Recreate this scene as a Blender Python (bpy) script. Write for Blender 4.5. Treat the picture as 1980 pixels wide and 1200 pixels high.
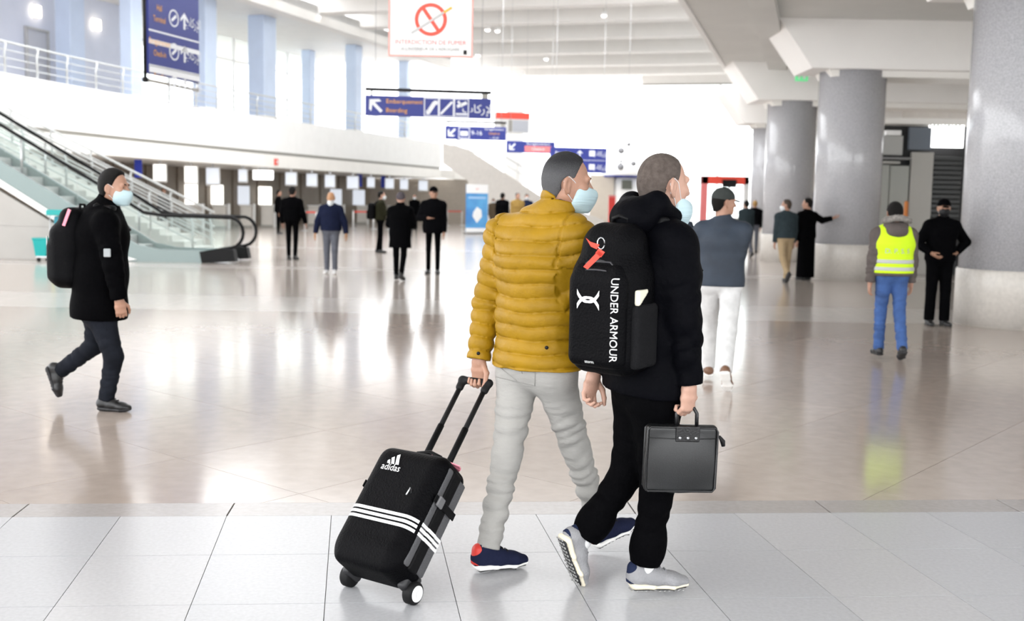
import bpy, bmesh, math, random
import numpy as np
from mathutils import Vector, Matrix
from mathutils.bvhtree import BVHTree
random.seed(7)
for o in list(bpy.data.objects): bpy.data.objects.remove(o)
sc = bpy.context.scene
COL = sc.collection

# ---------------------------------------------------------------- camera
F = 2100.0; HC = 1.6; TH = math.atan(212 / F); RO = math.radians(1.1)
fw = np.array([0, math.cos(TH), -math.sin(TH)]); _r0 = np.array([1.0, 0, 0]); _u0 = np.cross(_r0, fw)
cr = _r0 * math.cos(RO) + _u0 * math.sin(RO); cu = np.cross(cr, fw)
CP = np.array([0, 0, HC])
cam = bpy.data.cameras.new('camera'); cam.sensor_width = 36; cam.lens = F / 1980 * 36
cam.clip_end = 500
cam.dof.use_dof = True; cam.dof.focus_distance = 4.7; cam.dof.aperture_fstop = 2.8
camo = bpy.data.objects.new('camera', cam); COL.objects.link(camo)
camo.matrix_world = Matrix(((cr[0], cu[0], -fw[0], 0), (cr[1], cu[1], -fw[1], 0), (cr[2], cu[2], -fw[2], HC), (0, 0, 0, 1)))
sc.camera = camo

# ---------------------------------------------------------------- world, exposure, lights
w = bpy.data.worlds.new('sky'); sc.world = w; w.use_nodes = True
w.node_tree.nodes['Background'].inputs[0].default_value = (0.97, 0.985, 1.0, 1)
w.node_tree.nodes['Background'].inputs[1].default_value = 1.55
sc.view_settings.view_transform = 'Standard'; sc.view_settings.look = 'None'
sc.view_settings.exposure = 1.68; sc.view_settings.gamma = 1.0
sc.view_settings.use_curve_mapping = False

# ---------------------------------------------------------------- survey helpers (photo ray -> place in the hall)
def ray(x, y): return fw + (x - 990) / F * cr - (y - 600) / F * cu
def G(x, y, z=0.0):
    d = ray(x, y); return CP + d * ((z - HC) / d[2])
def A(x, y, Y):
    d = ray(x, y); return CP + d * (Y / d[1])
def V(*a): return np.array(a, float)
def nrm(v): return np.asarray(v, float) / (np.linalg.norm(v) + 1e-12)

# ---------------------------------------------------------------- materials
MATS = {}
def mat(name, col, rough=.5, metal=0.0, var=0.0, vscale=6.0, bump=0.0, bscale=60.0, emit=None, es=0.0,
        trans=0.0, spec=.5, alpha=1.0, stretch=None, sheen=0.0, coat=0.0, col2=None):
    if name in MATS: return MATS[name]
    m = bpy.data.materials.new(name); m.use_nodes = True; nt = m.node_tree; n = nt.nodes; L = nt.links
    b = n['Principled BSDF']
    b.inputs['Base Color'].default_value = (*col, 1); b.inputs['Roughness'].default_value = rough
    b.inputs['Metallic'].default_value = metal; b.inputs['Specular IOR Level'].default_value = spec
    b.inputs['Transmission Weight'].default_value = trans; b.inputs['Alpha'].default_value = alpha
    b.inputs['Sheen Weight'].default_value = sheen; b.inputs['Coat Weight'].default_value = coat
    tc = n.new('ShaderNodeTexCoord'); src = tc.outputs['Object']
    if stretch:
        mp = n.new('ShaderNodeMapping'); mp.inputs['Scale'].default_value = stretch; L.new(src, mp.inputs[0]); src = mp.outputs[0]
    if var > 0 or col2:
        t = n.new('ShaderNodeTexNoise'); t.inputs['Scale'].default_value = vscale; t.inputs['Detail'].default_value = 6
        L.new(src, t.inputs['Vector'])
        r = n.new('ShaderNodeValToRGB'); r.color_ramp.elements[0].position = .3; r.color_ramp.elements[1].position = .7
        c2 = col2 if col2 else tuple(min(1, c * (1 + var)) for c in col)
        c1 = col if col2 else tuple(c * (1 - var) for c in col)
        r.color_ramp.elements[0].color = (*c1, 1); r.color_ramp.elements[1].color = (*c2, 1)
        L.new(t.outputs['Fac'], r.inputs[0]); L.new(r.outputs[0], b.inputs['Base Color'])
    if bump > 0:
        t = n.new('ShaderNodeTexNoise'); t.inputs['Scale'].default_value = bscale; t.inputs['Detail'].default_value = 4
        L.new(src, t.inputs['Vector'])
        bp = n.new('ShaderNodeBump'); bp.inputs['Strength'].default_value = bump; bp.inputs['Distance'].default_value = .01
        L.new(t.outputs['Fac'], bp.inputs['Height']); L.new(bp.outputs[0], b.inputs['Normal'])
    if emit:
        b.inputs['Emission Color'].default_value = (*emit, 1); b.inputs['Emission Strength'].default_value = es
    MATS[name] = m; return m

# ---------------------------------------------------------------- object helpers
def worldloc(o):
    v = Vector((0, 0, 0))
    while o is not None: v = v + o.location; o = o.parent
    return v
def obj(name, me, m=None, parent=None, smooth=False):
    o = bpy.data.objects.new(name, me); COL.objects.link(o)
    if m is not None:
        if len(me.materials) == 0: me.materials.append(m)
    if parent is not None:
        o.parent = parent; o.location = -worldloc(parent)
    if smooth: me.polygons.foreach_set('use_smooth', [True] * len(me.polygons))
    return o
def tag(o, label, cat, group=None):
    o['label'] = label; o['category'] = cat
    if group: o['group'] = group
    return o
def thing(name, loc, label, cat, group=None):
    o = bpy.data.objects.new(name, None); COL.objects.link(o); o.location = Vector(loc); o.empty_display_size = .1
    return tag(o, label, cat, group)
def struct(o): o['kind'] = 'structure'; return o

def bm_mesh(bm, name='mesh'):
    me = bpy.data.meshes.new(name); bm.to_mesh(me); bm.free(); return me
def frame(ux, uy=None, uz=(0, 0, 1)):
    ux = nrm(ux); uz = nrm(uz)
    if uy is None: uy = np.cross(uz, ux)
    return np.array([ux, nrm(uy), uz])
def add_box(bm, c, size, axes=None, bev=0.0, seg=1):
    ax = np.eye(3) if axes is None else axes
    vs = []
    for sx in (-.5, .5):
        for sy in (-.5, .5):
            for sz in (-.5, .5):
                p = np.asarray(c) + ax[0] * sx * size[0] + ax[1] * sy * size[1] + ax[2] * sz * size[2]
                vs.append(bm.verts.new(p))
    fs = [(0, 1, 3, 2), (4, 6, 7, 5), (0, 4, 5, 1), (2, 3, 7, 6), (0, 2, 6, 4), (1, 5, 7, 3)]
    fl = [bm.faces.new([vs[i] for i in f]) for f in fs]
    if bev > 0:
        es = set(e for f in fl for e in f.edges)
        bmesh.ops.bevel(bm, geom=list(es), offset=bev, segments=seg, profile=.5, affect='EDGES')
def box(name, c, size, m, parent=None, axes=None, bev=0.0, seg=1):
    bm = bmesh.new(); add_box(bm, c, size, axes, bev, seg); bmesh.ops.recalc_face_normals(bm, faces=bm.faces)
    return obj(name, bm_mesh(bm), m, parent)
def add_tube(bm, pts, r, n=8, closed=False, radii=None):
    pts = [np.asarray(p, float) for p in pts]; N = len(pts); rings = []
    t0 = None
    for i, p in enumerate(pts):
        a = pts[(i - 1) % N] if (i > 0 or closed) else p
        b = pts[(i + 1) % N] if (i < N - 1 or closed) else p
        t = nrm(b - a)
        if t0 is None:
            ref = V(0, 0, 1) if abs(t[2]) < .9 else V(1, 0, 0)
            s = nrm(np.cross(t, ref))
        else:
            s = s - t * np.dot(s, t); s = nrm(s)
        t0 = t; q = np.cross(t, s); rr = radii[i] if radii else r
        rings.append([bm.verts.new(p + rr * (s * math.cos(2 * math.pi * k / n) + q * math.sin(2 * math.pi * k / n))) for k in range(n)])
    for i in range(N if closed else N - 1):
        A_, B_ = rings[i], rings[(i + 1) % N]
        for k in range(n):
            bm.faces.new([A_[k], A_[(k + 1) % n], B_[(k + 1) % n], B_[k]])
    if not closed:
        bm.faces.new(rings[0]); bm.faces.new(rings[-1])
def tube(name, pts, r, m, parent=None, n=8, closed=False, radii=None):
    bm = bmesh.new(); add_tube(bm, pts, r, n, closed, radii); bmesh.ops.recalc_face_normals(bm, faces=bm.faces)
    return obj(name, bm_mesh(bm), m, parent, smooth=True)
def lathe(name, c, prof, m, parent=None, n=32, axes=None, smooth=True):
    """prof: list of (radius, height) revolved about the up axis at c"""
    ax = np.eye(3) if axes is None else axes
    bm = bmesh.new(); rings = []
    for (r, h) in prof:
        rings.append([bm.verts.new(np.asarray(c) + ax[2] * h + max(r, 1e-4) * (ax[0] * math.cos(2 * math.pi * k / n) + ax[1] * math.sin(2 * math.pi * k / n))) for k in range(n)])
    for i in range(len(prof) - 1):
        for k in range(n):
            bm.faces.new([rings[i][k], rings[i][(k + 1) % n], rings[i + 1][(k + 1) % n], rings[i + 1][k]])
    bm.faces.new(rings[0]); bm.faces.new(rings[-1])
    bmesh.ops.recalc_face_normals(bm, faces=bm.faces)
    o = obj(name, bm_mesh(bm), m, parent)
    if smooth:
        me = o.data
        me.polygons.foreach_set('use_smooth', [len(p.vertices) == 4 for p in me.polygons])
    return o
def add_prism(bm, pts2, o, ux, uy, n, d0, d1):
    """polygon pts2 in plane (o; ux, uy) extruded along n from d0 to d1"""
    o = np.asarray(o); lo = [bm.verts.new(o + ux * p[0] + uy * p[1] + n * d0) for p in pts2]
    hi = [bm.verts.new(o + ux * p[0] + uy * p[1] + n * d1) for p in pts2]
    N = len(pts2)
    bm.faces.new(lo); bm.faces.new(hi)
    for i in range(N): bm.faces.new([lo[i], lo[(i + 1) % N], hi[(i + 1) % N], hi[i]])
def prism(name, pts2, o, ux, uy, n, d0, d1, m, parent=None):
    bm = bmesh.new(); add_prism(bm, pts2, o, ux, uy, n, d0, d1); bmesh.ops.recalc_face_normals(bm, faces=bm.faces)
    return obj(name, bm_mesh(bm), m, parent)
def prisms(name, polys, o, ux, uy, n, d0, d1, m, parent=None):
    bm = bmesh.new()
    for p in polys: add_prism(bm, p, o, ux, uy, n, d0, d1)
    bmesh.ops.recalc_face_normals(bm, faces=bm.faces)
    return obj(name, bm_mesh(bm), m, parent)
def wall_strip(name, poly, z0, z1, thick, m, parent=None):
    """vertical wall along a plan polyline, thickness to the left-hand side"""
    bm = bmesh.new(); off = offset(poly, thick); N = len(poly); vs = []
    for i in range(N):
        a, b = poly[i], off[i]
        vs.append([bm.verts.new((a[0], a[1], z0)), bm.verts.new((a[0], a[1], z1)), bm.verts.new((b[0], b[1], z1)), bm.verts.new((b[0], b[1], z0))])
    for i in range(N - 1):
        for k in range(4): bm.faces.new([vs[i][k], vs[i][(k + 1) % 4], vs[i + 1][(k + 1) % 4], vs[i + 1][k]])
    bm.faces.new(vs[0]); bm.faces.new(vs[-1]); bmesh.ops.recalc_face_normals(bm, faces=bm.faces)
    return obj(name, bm_mesh(bm), m, parent)
def offset(poly, d):
    out = []; N = len(poly)
    for i in range(N):
        a = np.array(poly[max(i - 1, 0)], float); b = np.array(poly[min(i + 1, N - 1)], float)
        t = nrm(b - a); n = np.array([-t[1], t[0]]); out.append(np.array(poly[i], float) + n * d)
    return out
def along(poly, s):
    acc = 0
    for i in range(len(poly) - 1):
        a = np.array(poly[i], float); b = np.array(poly[i + 1], float); l = np.linalg.norm(b - a)
        if s <= acc + l or i == len(poly) - 2: return a + (b - a) * (s - acc) / l, nrm(b - a)
        acc += l
def ray_poly(px, poly):
    """where the sight line at photo column px meets a plan polyline"""
    d = ray(px, 388 + .0192 * (px - 990))[:2]
    for i in range(len(poly) - 1):
        a = np.array(poly[i], float); b = np.array(poly[i + 1], float); e = b - a
        M = np.array([[d[0], -e[0]], [d[1], -e[1]]])
        if abs(np.linalg.det(M)) < 1e-9: continue
        t, s = np.linalg.solve(M, a)
        if -1e-6 <= s <= 1 + 1e-6 and t > 0: return a + e * s, nrm(e)
    a = np.array(poly[-2], float); b = np.array(poly[-1], float); return b, nrm(b - a)
_txt = {}
def text_polys(s, size, shear=0.0, spacing=1.0):
    c = bpy.data.curves.new('lettering', 'FONT'); c.body = s; c.size = size; c.align_x = 'CENTER'; c.align_y = 'CENTER'
    c.shear = shear; c.space_character = spacing; c.resolution_u = 3
    o = bpy.data.objects.new('lettering', c); COL.objects.link(o)
    dg = bpy.context.evaluated_depsgraph_get(); me = bpy.data.meshes.new_from_object(o.evaluated_get(dg))
    bpy.data.objects.remove(o); bpy.data.curves.remove(c); return me
def text(name, s, size, o, ux, uy, n, m, parent=None, lift=.003, shear=0.0, spacing=1.0, sx=1.0, bvh=None, thick=.002):
    """flat lettering in plane (o; ux, uy), facing n; with bvh it is laid onto that surface"""
    me = text_polys(s, size, shear, spacing)
    o = np.asarray(o); ux = nrm(ux); uy = nrm(uy); n = nrm(n)
    bm = bmesh.new(); bm.from_mesh(me); bpy.data.meshes.remove(me)
    if bvh is not None: bmesh.ops.subdivide_edges(bm, edges=bm.edges[:], cuts=1)
    for v in bm.verts:
        p = o + ux * v.co.x * sx + uy * v.co.y
        if bvh is not None:
            h = bvh.ray_cast(Vector(p + n * .5), Vector(-n), 1.0)
            if h[0] is not None: p = np.array(h[0])
        v.co = Vector(p + n * lift)
    return obj(name, bm_mesh(bm), m, parent)
def decal(name, polys, o, ux, uy, n, m, parent, bvh, lift=.003, cuts=3):
    bm = bmesh.new(); o = np.asarray(o); ux = nrm(ux); uy = nrm(uy); n = nrm(n)
    for pl in polys:
        bm.faces.new([bm.verts.new((p[0], p[1], 0)) for p in pl])
    bmesh.ops.triangulate(bm, faces=bm.faces[:])
    bmesh.ops.subdivide_edges(bm, edges=bm.edges[:], cuts=cuts, use_grid_fill=True)
    for v in bm.verts:
        p = o + ux * v.co.x + uy * v.co.y
        h = bvh.ray_cast(Vector(p + n * .5), Vector(-n), 1.0)
        if h[0] is not None: p = np.array(h[0])
        v.co = Vector(p + n * lift)
    return obj(name, bm_mesh(bm), m, parent)
def bvh_of(o):
    bm = bmesh.new(); bm.from_mesh(o.data); bm.transform(Matrix.Translation(worldloc(o))); t = BVHTree.FromBMesh(bm); bm.free(); return t

# ---------------------------------------------------------------- implicit-surface modeller (smooth bodies, clothes, bags)
class SDF:
    def __init__(self, h=.01): self.h = h; self.P = []; self.F = []
    def _add(self, lo, hi, f, k, op): self.P.append((np.asarray(lo), np.asarray(hi), f, k, op))
    def seg(self, a, b, ra, rb, k=.03, u=None, fa=1.0, fb=None, puff=None, op='+', wr=None, cap=None):
        a = np.asarray(a, float); b = np.asarray(b, float); fb = fa if fb is None else fb
        ba = b - a; L2 = float(ba @ ba) + 1e-12; L = math.sqrt(L2)
        uu = None if u is None else nrm(u)
        mr = max(ra * max(fa, 1), rb * max(fb, 1)) + .02
        def f(x, y, z):
            px, py, pz = x - a[0], y - a[1], z - a[2]
            t = np.clip((px * ba[0] + py * ba[1] + pz * ba[2]) / L2, 0, 1)
            qx, qy, qz = px - t * ba[0], py - t * ba[1], pz - t * ba[2]
            q2 = qx * qx + qy * qy + qz * qz
            if uu is not None:
                c = qx * uu[0] + qy * uu[1] + qz * uu[2]; fl = fa + (fb - fa) * t
                q2 = q2 - c * c + (c / fl) ** 2
            r = ra + (rb - ra) * t
            if puff:
                r = r + puff[1] * (np.abs(np.sin(np.pi * (puff[2] + t * L) / puff[0])) ** .5 - .6)
            if wr:
                s = t * L
                w1 = np.sin(2 * np.pi * s / wr[0] + 26 * qx + 2.2 * np.sin(30 * qy + wr[2]) + 1.4 * np.sin(s * 31 + wr[2]))
                w2 = np.sin(2 * np.pi * s / (wr[0] * 1.7) - 34 * qy + 1.8 * np.sin(24 * qx - wr[2]) + wr[2] * 2)
                r = r + wr[1] * (.6 * w1 + .7 * w2 - .5 * np.abs(w1 * w2)) * np.sin(np.pi * np.clip((t - wr[3]) / (wr[4] - wr[3]), 0, 1))
            d = np.sqrt(np.maximum(q2, 0)) - r
            if cap is not None: d = np.maximum(d, (px * ba[0] + py * ba[1] + pz * ba[2]) / L - L - cap)
            return d
        self._add(np.minimum(a, b) - mr, np.maximum(a, b) + mr, f, k, op)
    def ell(self, c, rad, ax=None, k=.02, op='+'):
        c = np.asarray(c, float); ax = np.eye(3) if ax is None else ax; rad = np.asarray(rad, float); m = rad.max() + .02; mn = rad.min()
        def f(x, y, z):
            px, py, pz = x - c[0], y - c[1], z - c[2]; s = 0
            g = 0
            for i in range(3):
                e = (px * ax[i][0] + py * ax[i][1] + pz * ax[i][2])
                s = s + (e / rad[i]) ** 2; g = g + (e / rad[i] ** 2) ** 2
            s = np.sqrt(s); g = np.sqrt(g) + 1e-6
            return np.where(s < .3, (s - 1) * mn, s * (s - 1) / g)
        self._add(c - m, c + m, f, k, op)
    def rbox(self, c, half, ax=None, r=.03, k=.02, op='+'):
        c = np.asarray(c, float); ax = np.eye(3) if ax is None else ax; half = np.asarray(half, float); m = np.linalg.norm(half) + .03
        def f(x, y, z):
            px, py, pz = x - c[0], y - c[1], z - c[2]; o2 = 0; ins = None
            for i in range(3):
                e = np.abs(px * ax[i][0] + py * ax[i][1] + pz * ax[i][2]) - (half[i] - r)
                o2 = o2 + np.maximum(e, 0) ** 2; ins = e if ins is None else np.maximum(ins, e)
            return np.sqrt(o2) + np.minimum(ins, 0) - r
        self._add(c - m, c + m, f, k, op)
    def cut(self, c, n, R=None, k=.004):
        c = np.asarray(c, float); n = nrm(n); R = 9.0 if R is None else R
        def f(x, y, z): return (x - c[0]) * n[0] + (y - c[1]) * n[1] + (z - c[2]) * n[2]
        self._add(c - R, c + R, f, k, '^')
    def fn(self, f): self.F.append(f)
    def solve(self):
        h = self.h; pl = [p for p in self.P if p[4] == '+']
        lo = np.min([p[0] for p in pl], 0) - 2 * h; hi = np.max([p[1] for p in pl], 0) + 2 * h
        n = np.ceil((hi - lo) / h).astype(int) + 1
        X = (lo[0] + h * np.arange(n[0])).astype(np.float32); Y = (lo[1] + h * np.arange(n[1])).astype(np.float32); Z = (lo[2] + h * np.arange(n[2])).astype(np.float32)
        D = np.full(n, .12, np.float32)
        for (a, b, f, k, op) in self.P:
            i0 = np.clip(np.floor((a - lo) / h).astype(int) - 2, 0, n); i1 = np.clip(np.ceil((b - lo) / h).astype(int) + 3, 0, n)
            if np.any(i1 <= i0): continue
            sl = tuple(slice(i0[q], i1[q]) for q in range(3))
            d = f(X[sl[0]][:, None, None], Y[sl[1]][None, :, None], Z[sl[2]][None, None, :]).astype(np.float32)
            e = D[sl]
            if op == '+':
                g = np.maximum(k - np.abs(e - d), 0) / k; D[sl] = np.minimum(e, d) - g * g * k * .25
            elif op == '-':
                g = np.maximum(k - np.abs(e + d), 0) / k; D[sl] = np.maximum(e, -d) + g * g * k * .25
            else:
                g = np.maximum(k - np.abs(e - d), 0) / k; D[sl] = np.maximum(e, d) + g * g * k * .25
        for f in self.F: D = f(D, X[:, None, None], Y[None, :, None], Z[None, None, :]).astype(np.float32)
        return nets(D, lo, h)
def nets(D, lo, h):
    D[0] = D[-1] = .1; D[:, 0] = D[:, -1] = .1; D[:, :, 0] = D[:, :, -1] = .1
    I = D < 0
    cs = None
    for dx in (0, 1):
        for dy in (0, 1):
            for dz in (0, 1):
                b = I[dx:D.shape[0] - 1 + dx, dy:D.shape[1] - 1 + dy, dz:D.shape[2] - 1 + dz]
                cs = b.astype(np.uint8) if cs is None else cs + b
    act = (cs > 0) & (cs < 8); idx = np.argwhere(act)
    if len(idx) == 0: return np.zeros((0, 3)), np.zeros((0, 4), int)
    vid = np.full(act.shape, -1, np.int32); vid[act] = np.arange(len(idx))
    acc = np.zeros((len(idx), 3)); cnt = np.zeros(len(idx))
    cor = [(a, b, c) for a in (0, 1) for b in (0, 1) for c in (0, 1)]
    val = {c: D[idx[:, 0] + c[0], idx[:, 1] + c[1], idx[:, 2] + c[2]] for c in cor}
    for c in cor:
        for ax in range(3):
            if c[ax] == 0:
                e = list(c); e[ax] = 1; e = tuple(e); a, b = val[c], val[e]; m = (a < 0) != (b < 0)
                t = np.where(m, a / np.where(m, a - b, 1), 0)
                p = np.array(c, float)[None, :] + t[:, None] * (np.array(e) - np.array(c))[None, :]
                acc[m] += p[m]; cnt[m] += 1
    v = (idx + acc / cnt[:, None]) * h + lo
    Q = []
    for ax in range(3):
        b, c = (ax + 1) % 3, (ax + 2) % 3
        s0 = [slice(None)] * 3; s1 = [slice(None)] * 3; s0[ax] = slice(0, -1); s1[ax] = slice(1, None)
        ch = I[tuple(s0)] != I[tuple(s1)]; e = np.argwhere(ch)
        e = e[(e[:, b] > 0) & (e[:, c] > 0) & (e[:, b] < act.shape[b]) & (e[:, c] < act.shape[c])]
        ins = I[e[:, 0], e[:, 1], e[:, 2]]
        q = []
        for (db, dc) in ((-1, -1), (0, -1), (0, 0), (-1, 0)):
            f = e.copy(); f[:, b] += db; f[:, c] += dc; q.append(vid[f[:, 0], f[:, 1], f[:, 2]])
        q = np.stack(q, 1); q[~ins] = q[~ins][:, ::-1]; Q.append(q)
    Q = np.concatenate(Q); Q = Q[(Q >= 0).all(1)]
    return v, Q
def qmesh(name, *parts):
    vs = []; qs = []; n = 0
    for v, q in parts: vs.append(v); qs.append(q + n); n += len(v)
    v = np.concatenate(vs); q = np.concatenate(qs)
    me = bpy.data.meshes.new(name); me.vertices.add(len(v)); me.vertices.foreach_set('co', v.astype(np.float32).ravel())
    me.loops.add(len(q) * 4); me.loops.foreach_set('vertex_index', q.astype(np.int32).ravel())
    me.polygons.add(len(q)); me.polygons.foreach_set('loop_start', np.arange(0, len(q) * 4, 4, dtype=np.int32))
    me.polygons.foreach_set('use_smooth', np.ones(len(q), bool)); me.update(); me.validate()
    return me
def sobj(name, S, m, parent): return obj(name, qmesh(name, S.solve()), m, parent)
# ================================================================= SETTING
M_joint = mat('floor joint grout', (.30, .29, .285), .6)
M_near = [mat('pale granite tile %s' % n, c, .28, var=.07, vscale=55, spec=.5) for n, c in (('a', (.45, .455, .475)), ('b', (.435, .44, .46)), ('c', (.465, .465, .48)))]
M_field = [mat('beige polished stone %s' % n, c, .13, var=.06, vscale=9, spec=1.0) for n, c in (('a', (.42, .355, .312)), ('b', (.41, .346, .304)), ('c', (.43, .364, .32)))]
M_strip = mat('darker border stone', (.36, .335, .325), .24, var=.06, vscale=30)
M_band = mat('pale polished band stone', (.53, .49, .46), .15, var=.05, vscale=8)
M_far = mat('beige polished stone far', (.45, .395, .355), .15, var=.05, vscale=.6, spec=1.0)
M_white = mat('white plaster', (.90, .90, .89), .6, var=.02, vscale=2)
M_cream = mat('cream plaster', (.85, .82, .77), .6, var=.03, vscale=2)
M_soffit = mat('warm white soffit paint', (.90, .88, .84), .55, var=.02, vscale=1.5)
M_ceil = mat('grey ceiling paint', (.70, .70, .68), .7, var=.03, vscale=1)
M_beam = mat('ceiling beam paint', (.93, .91, .885), .6, var=.02, vscale=1)
M_groove = mat('grey shadow gap', (.34, .33, .30), .7)
M_taupe = mat('taupe panel wall', (.22, .18, .14), .5, var=.08, vscale=1.2)
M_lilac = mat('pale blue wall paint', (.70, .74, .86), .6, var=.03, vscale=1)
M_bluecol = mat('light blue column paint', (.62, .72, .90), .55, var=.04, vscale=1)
M_steel = mat('brushed steel', (.55, .56, .57), .3, .9)
M_rail = mat('painted grey rail', (.62, .64, .64), .35, .4)
M_black = mat('matte black', (.005, .005, .006), .5, spec=.25)
M_rubber = mat('black rubber', (.006, .006, .0065), .6, spec=.2)
M_glass = mat('clear glass', (.90, .96, .95), .03, trans=.96, spec=.3)
M_glass.node_tree.nodes['Principled BSDF'].inputs['IOR'].default_value = 1.02
M_granite = mat('polished grey granite', (.43, .43, .45), .16, var=.16, vscale=45, spec=.55)
M_plinth = mat('beige plinth stone', (.56, .53, .49), .3, var=.07, vscale=20)
M_frame = mat('window frame grey', (.55, .55, .55), .5)

floor = struct(box('floor', (3, 48, -.05), (90, 110, .06), M_joint))

def clip_poly(pl, c, n):
    out = []
    for i in range(len(pl)):
        a, b = pl[i], pl[(i + 1) % len(pl)]; da, db = np.dot(a - c, n), np.dot(b - c, n)
        if da <= 0: out.append(a)
        if da * db < 0: out.append(a + (b - a) * da / (da - db))
    return out
def slab(name, pl, m, gap=.0017, z=0.0, th=.018):
    pl = [np.array(p, float) for p in pl]; c = sum(pl) / len(pl)
    q = []
    for p in pl:
        v = p - c; l = np.linalg.norm(v); q.append(c + v * max(0, (l - gap * 1.4) / l))
    bm = bmesh.new()
    lo = [bm.verts.new((p[0], p[1], z - th)) for p in q]; hi = [bm.verts.new((p[0], p[1], z)) for p in q]
    bm.faces.new(hi); N = len(q)
    for i in range(N): bm.faces.new([lo[i], lo[(i + 1) % N], hi[(i + 1) % N], hi[i]])
    bmesh.ops.recalc_face_normals(bm, faces=bm.faces)
    return obj(name, bm_mesh(bm), m, floor)
E1 = np.array([math.cos(math.radians(4.9)), math.sin(math.radians(4.9))]); D1 = np.array([-math.sin(math.radians(8.3)), math.cos(math.radians(8.3))])
O1 = np.array([-1.412, 5.318])
for i in range(-5, 12):
    for j in range(-5, 0):
        p = O1 + E1 * i * .52 + D1 * j * .605
        slab('floor_tile', [p, p + E1 * .52, p + E1 * .52 + D1 * .605, p + D1 * .605], M_near[(i * 7 + j * 3) % 3])
N1 = np.array([-E1[1], E1[0]])
for i in range(-6, 9):
    p = O1 + E1 * i * 1.04
    slab('border_tile', [p, p + E1 * 1.04, p + E1 * 1.04 + N1 * .235, p + N1 * .235], M_strip, gap=.003)
cB = O1 + N1 * .235
YB = 15.1; EB = np.array([1.0, .0]); 
u45 = nrm(E1 + N1) ; v45 = nrm(N1 - E1); W45 = 1.15
for i in range(-8, 18):
    for j in range(-12, 18):
        p = cB + np.array([.3, .2]) + u45 * i * W45 + v45 * j * W45
        pl = [p, p + u45 * W45, p + u45 * W45 + v45 * W45, p + v45 * W45]
        c = sum(pl) / 4
        if c[1] < 4 or c[1] > YB + .8 or c[0] < -.56 * c[1] - 1.5 or c[0] > .56 * c[1] + 1.5: continue
        pl = clip_poly(pl, cB, -N1)
        if len(pl) > 2: pl = clip_poly(pl, np.array([0, YB]), np.array([0, 1.0]))
        if len(pl) > 2 and np.linalg.norm(pl[0] - pl[len(pl) // 2]) > .1: slab('floor_slab', pl, M_field[(i * 5 + j * 7) % 3], gap=.0018)
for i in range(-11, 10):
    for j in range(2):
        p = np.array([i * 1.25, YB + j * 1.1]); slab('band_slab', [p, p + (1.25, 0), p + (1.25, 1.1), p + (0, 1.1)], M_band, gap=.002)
slab('floor_field', [(-42, YB + 2.2), (48, YB + 2.2), (48, 101), (-42, 101)], M_far)
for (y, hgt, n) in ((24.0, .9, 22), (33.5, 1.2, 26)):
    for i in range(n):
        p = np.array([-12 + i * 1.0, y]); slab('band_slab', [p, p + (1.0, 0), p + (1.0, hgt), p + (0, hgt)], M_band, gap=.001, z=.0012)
for s, x0, x1 in (('left', -42, -13.75), ('right', 12.5, 48)):
    slab('floor_field', [(x0, 5.3), (x1, 5.3), (x1, YB + 2.2), (x0, YB + 2.2)], M_far)

# ---- mezzanine on the left: curved edge in plan
MZ = [(-17.2, 28.0), (-16.2, 34.0), (-15.5, 38.0), (-14.6, 42.0), (-12.4, 50.0), (-9.6, 58.5), (-4.9, 73.0)]
struct(wall_strip('wall_mezzanine_front', MZ, 3.72, 5.3, .35, M_white))
struct(wall_strip('trim_1', offset(MZ, .09), 3.56, 3.74, .2, M_groove))
struct(wall_strip('trim_2', MZ, 2.98, 3.58, .4, M_soffit))
def strip_poly(name, pa, pb, z, th, m):
    bm = bmesh.new(); n = len(pa); rows = []
    for a, b in zip(pa, pb): rows.append([bm.verts.new((a[0], a[1], z)), bm.verts.new((b[0], b[1], z)), bm.verts.new((b[0], b[1], z + th)), bm.verts.new((a[0], a[1], z + th))])
    for i in range(n - 1):
        for k in range(4): bm.faces.new([rows[i][k], rows[i][(k + 1) % 4], rows[i + 1][(k + 1) % 4], rows[i + 1][k]])
    bm.faces.new(rows[0]); bm.faces.new(rows[-1]); bmesh.ops.recalc_face_normals(bm, faces=bm.faces)
    return struct(obj(name, bm_mesh(bm), m))
strip_poly('ceiling_counters', offset(MZ, .4), offset(MZ, 6.2), 2.98, .12, M_soffit)
strip_poly('floor_mezzanine', offset(MZ, .35), offset(MZ, 15), 5.1, .2, M_far)
back = offset(MZ, 5.2)
WB = struct(wall_strip('wall_counters_back', back, 0, 2.98, .2, M_taupe))
# darker recesses between the taupe panels
for s in np.arange(2.0, 47, 2.45):
    p, t = along(back, s); n = np.array([-t[1], t[0]])
    ax = frame((t[0], t[1], 0))
    box('panel', (*(p - n * .03), 1.49), (1.75, .06, 2.96), M_taupe if int(s * 10) % 3 else mat('brown panel', (.21, .165, .125), .5, var=.06), WB, ax, .01)
# end wall of the mezzanine wing
e0 = np.array(MZ[-1]); n_ = np.array([-nrm(np.array(MZ[-1]) - np.array(MZ[-2]))[1], nrm(np.array(MZ[-1]) - np.array(MZ[-2]))[0]])
struct(wall_strip('wall_wing_end', [tuple(e0 + n_ * 5.2), tuple(e0 + np.array([2.2, 1.4]))], 0, 2.98, .25, mat('taupe end wall', (.42, .37, .31), .5, var=.05)))
struct(wall_strip('trim_3', [tuple(e0 + n_ * 2.2 + (0, .4)), tuple(e0), tuple(e0 + np.array([.9, .9])), tuple(e0 + np.array([1.5, 2.2])), tuple(e0 + np.array([1.9, 4.0]))], 2.98, 3.58, .3, M_soffit))
# grey landing block where the stairs arrive
struct(box('wall_landing', (-18.8, 33.1, 4.45), (5.4, 2.2, 1.7), mat('grey landing stone', (.50, .49, .49), .55, var=.05, vscale=3)))

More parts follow.
